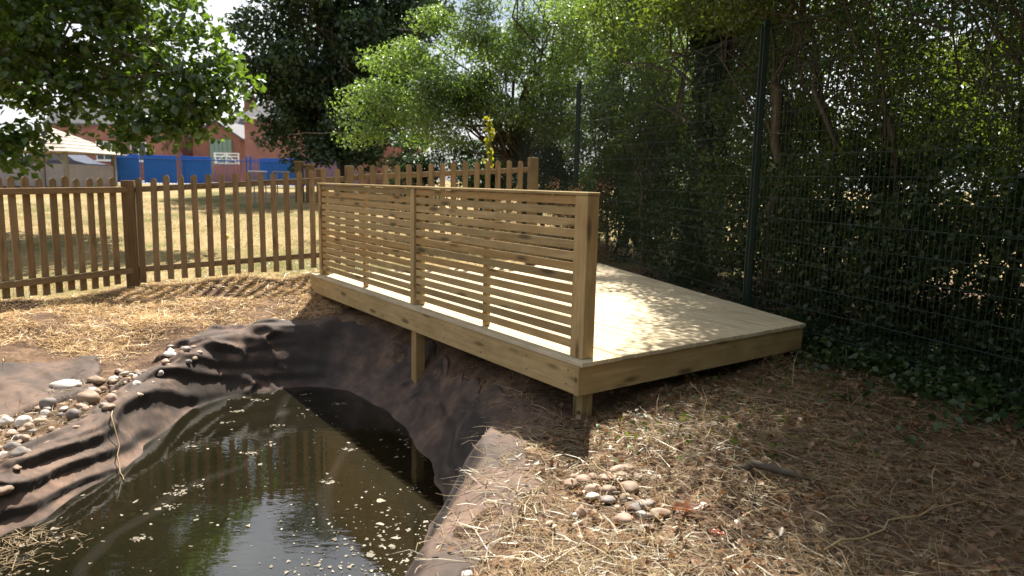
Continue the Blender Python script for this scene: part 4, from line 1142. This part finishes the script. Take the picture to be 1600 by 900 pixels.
# timber shelter
sh = empty('timber_shelter', (-17.05, 26.2, gz(-17.05, 26.2)), 'open timber shelter with hipped shingle roof and grey half walls', 'shelter')
zs = gz(-16.85, 26.2)
for (x, y) in ((-18.65, 24.8), (-15.60, 24.8), (-18.65, 27.8), (-15.60, 27.8), (-17.15, 24.8), (-16.40, 24.8)): board('post', (x, y, zs - .1), (x, y, 2.2), .12, .12, GREYWOOD, sh, upv=(1, 0, 0))
nrow = 7
for k in range(nrow):           # rows of shingles, each lapping the one below
    f0, f1 = k / nrow, (k + 1) / nrow + .02
    def rg_(f, dz): hx, hy = 1.85 * (1 - f), 1.85 * (1 - f); z = 2.17 + .95 * f + dz; return [(-17.10 - hx, 26.3 - hy, z), (-17.10 + hx, 26.3 - hy, z), (-17.10 + hx, 26.3 + hy, z), (-17.10 - hx, 26.3 + hy, z)]
    V = rg_(f0, .03) + rg_(min(1, f1), .0) + rg_(f0, -.0)
    F = [[i, (i + 1) % 4, 4 + (i + 1) % 4, 4 + i] for i in range(4)] + [[8 + i, 8 + (i + 1) % 4, (i + 1) % 4, i] for i in range(4)]
    solid('shingle_row', V, F, SHINGLE, sh)
for (a_, b_) in (((-18.55, 24.8), (-17.23, 24.8)), ((-17.07, 24.8), (-16.48, 24.8)), ((-16.32, 24.8), (-15.68, 24.8)), ((-15.60, 24.9), (-15.60, 27.7)), ((-18.65, 24.9), (-18.65, 27.7))):
    board('half_wall', (*a_, zs + .42), (*b_, zs + .42), .04, .8, GREYPANEL, sh)
board('bench_seat', (-18.45, 27.4, zs + .45), (-15.75, 27.4, zs + .45), .35, .04, GREYWOOD, sh)
board('brace', (-15.63, 24.8, 1.75), (-16.00, 24.8, 2.17), .05, .07, GREYWOOD, sh); board('brace', (-16.37, 24.8, 1.75), (-16.05, 24.8, 2.17), .05, .07, GREYWOOD, sh)
# parked car seen through the shelter
def car():
    x0, y0 = -22.2, 34.5; z0 = gz(x0, y0) + .02
    r = empty('parked_car', (x0, y0, z0), 'dark blue parked car seen beyond the timber shelter', 'car')
    prof = [(-2.1, .35), (-2.1, .8), (-1.9, .92), (-1.1, .98), (-.55, 1.42), (.75, 1.45), (1.45, 1.0), (2.05, .85), (2.1, .35)]
    n_ = len(prof); V = [(x, y * (.86 if z > 1.2 else 1), z) for y in (-.85, .85) for x, z in prof]
    py_obj('body', V, [list(range(n_))[::-1], list(range(n_, 2 * n_))] + [[i, (i + 1) % n_, n_ + (i + 1) % n_, n_ + i] for i in range(n_)], CARPAINT, r)
    for s_ in (-1, 1):
        for a_, b_, c_, e_ in ((-.95, -.05, -.5, -.05), (.02, 1.2, .02, .72)):
            y1 = s_ * .856; y2 = s_ * .748
            py_obj('window', [(a_, y1, 1.0), (b_, y1, 1.0), (e_, y2, 1.39), (c_, y2, 1.39)], [[0, 1, 2, 3]], GLASSD, r)
        for x in (-1.3, 1.3):
            bm = bmesh.new(); bmesh.ops.create_cone(bm, cap_ends=True, segments=20, radius1=.32, radius2=.32, depth=.2); me = bpy.data.meshes.new('wheel'); bm.to_mesh(me); bm.free(); me.materials.append(TYRE)
            o = bpy.data.objects.new('wheel', me); link(o, r); o.location = (x, s_ * .78, .32); o.rotation_euler = (R(90), 0, 0)
        o = py_obj('headlight', [(-2.105, s_ * .75, .62), (-2.105, s_ * .45, .62), (-2.105, s_ * .45, .78), (-2.105, s_ * .75, .78)], [[0, 1, 2, 3]], WHITE, r)
    return r
car()
# stepping posts of the play trail
for (x, top, lab) in ((-6.64, 1.96, 'tallest square timber stepping post behind the picket fence'), (-6.31, 1.87, 'middle height square timber stepping post behind the picket fence'), (-5.98, 1.74, 'shortest square timber stepping post behind the picket fence')):
    e = empty('stepping_post', (x, 22, gz(x, 22)), lab, 'post', 'stepping posts behind the fence')
    board('shaft', (x, 22, gz(x, 22) - .1), (x, 22, top - .03), .22, .22, POSTWOOD, e, upv=(1, 0, 0)); board('cap', (x - .13, 22, top - .014), (x + .13, 22, top - .014), .26, .03, PINE, e)
# small outdoor tables by the railings
for (x0, x1, lab) in ((-7.41, -7.0, 'white topped small table by the blue railings'), (-6.75, -6.35, 'grey topped small table by the blue railings')):
    e = empty('small_table', ((x0 + x1) / 2, 20, gz(0, 20)), lab, 'table', 'small outdoor tables')
    board('tabletop', (x0, 20, 1.61), (x1, 20, 1.61), .4, .03, WHITE if x0 < -7 else GREYPANEL, e)
    for x in (x0 + .04, x1 - .04):
        for y in (19.85, 20.15): board('leg', (x, y, gz(x, y)), (x, y, 1.594), .03, .03, GREYPANEL, e, upv=(1, 0, 0))
# balls on the lawn
def ball(x, y, r0, mat, label):
    bm = bmesh.new(); bmesh.ops.create_uvsphere(bm, u_segments=20, v_segments=12, radius=r0)
    for f in bm.faces: f.smooth = True
    for v in bm.verts: v.co *= 1 + .012 * math.sin(9 * v.co.x / r0)
    me = bpy.data.meshes.new('ball'); bm.to_mesh(me); bm.free(); me.materials.append(mat)
    o = link(bpy.data.objects.new('ball', me)); o.location = (x, y, H1(x, y) + r0 * .95); tag(o, label, 'ball')
ball(-5.55, 13.6, .055, plain('yellow_rubber', (.62, .52, .06), .5, .1, 5), 'yellow ball lying on the lawn behind the picket fence')
ball(-8.05, 12.4, .03, plain('pink_rubber', (.75, .5, .5), .5, .1, 5), 'tiny pale pink ball on the lawn behind the left fence')
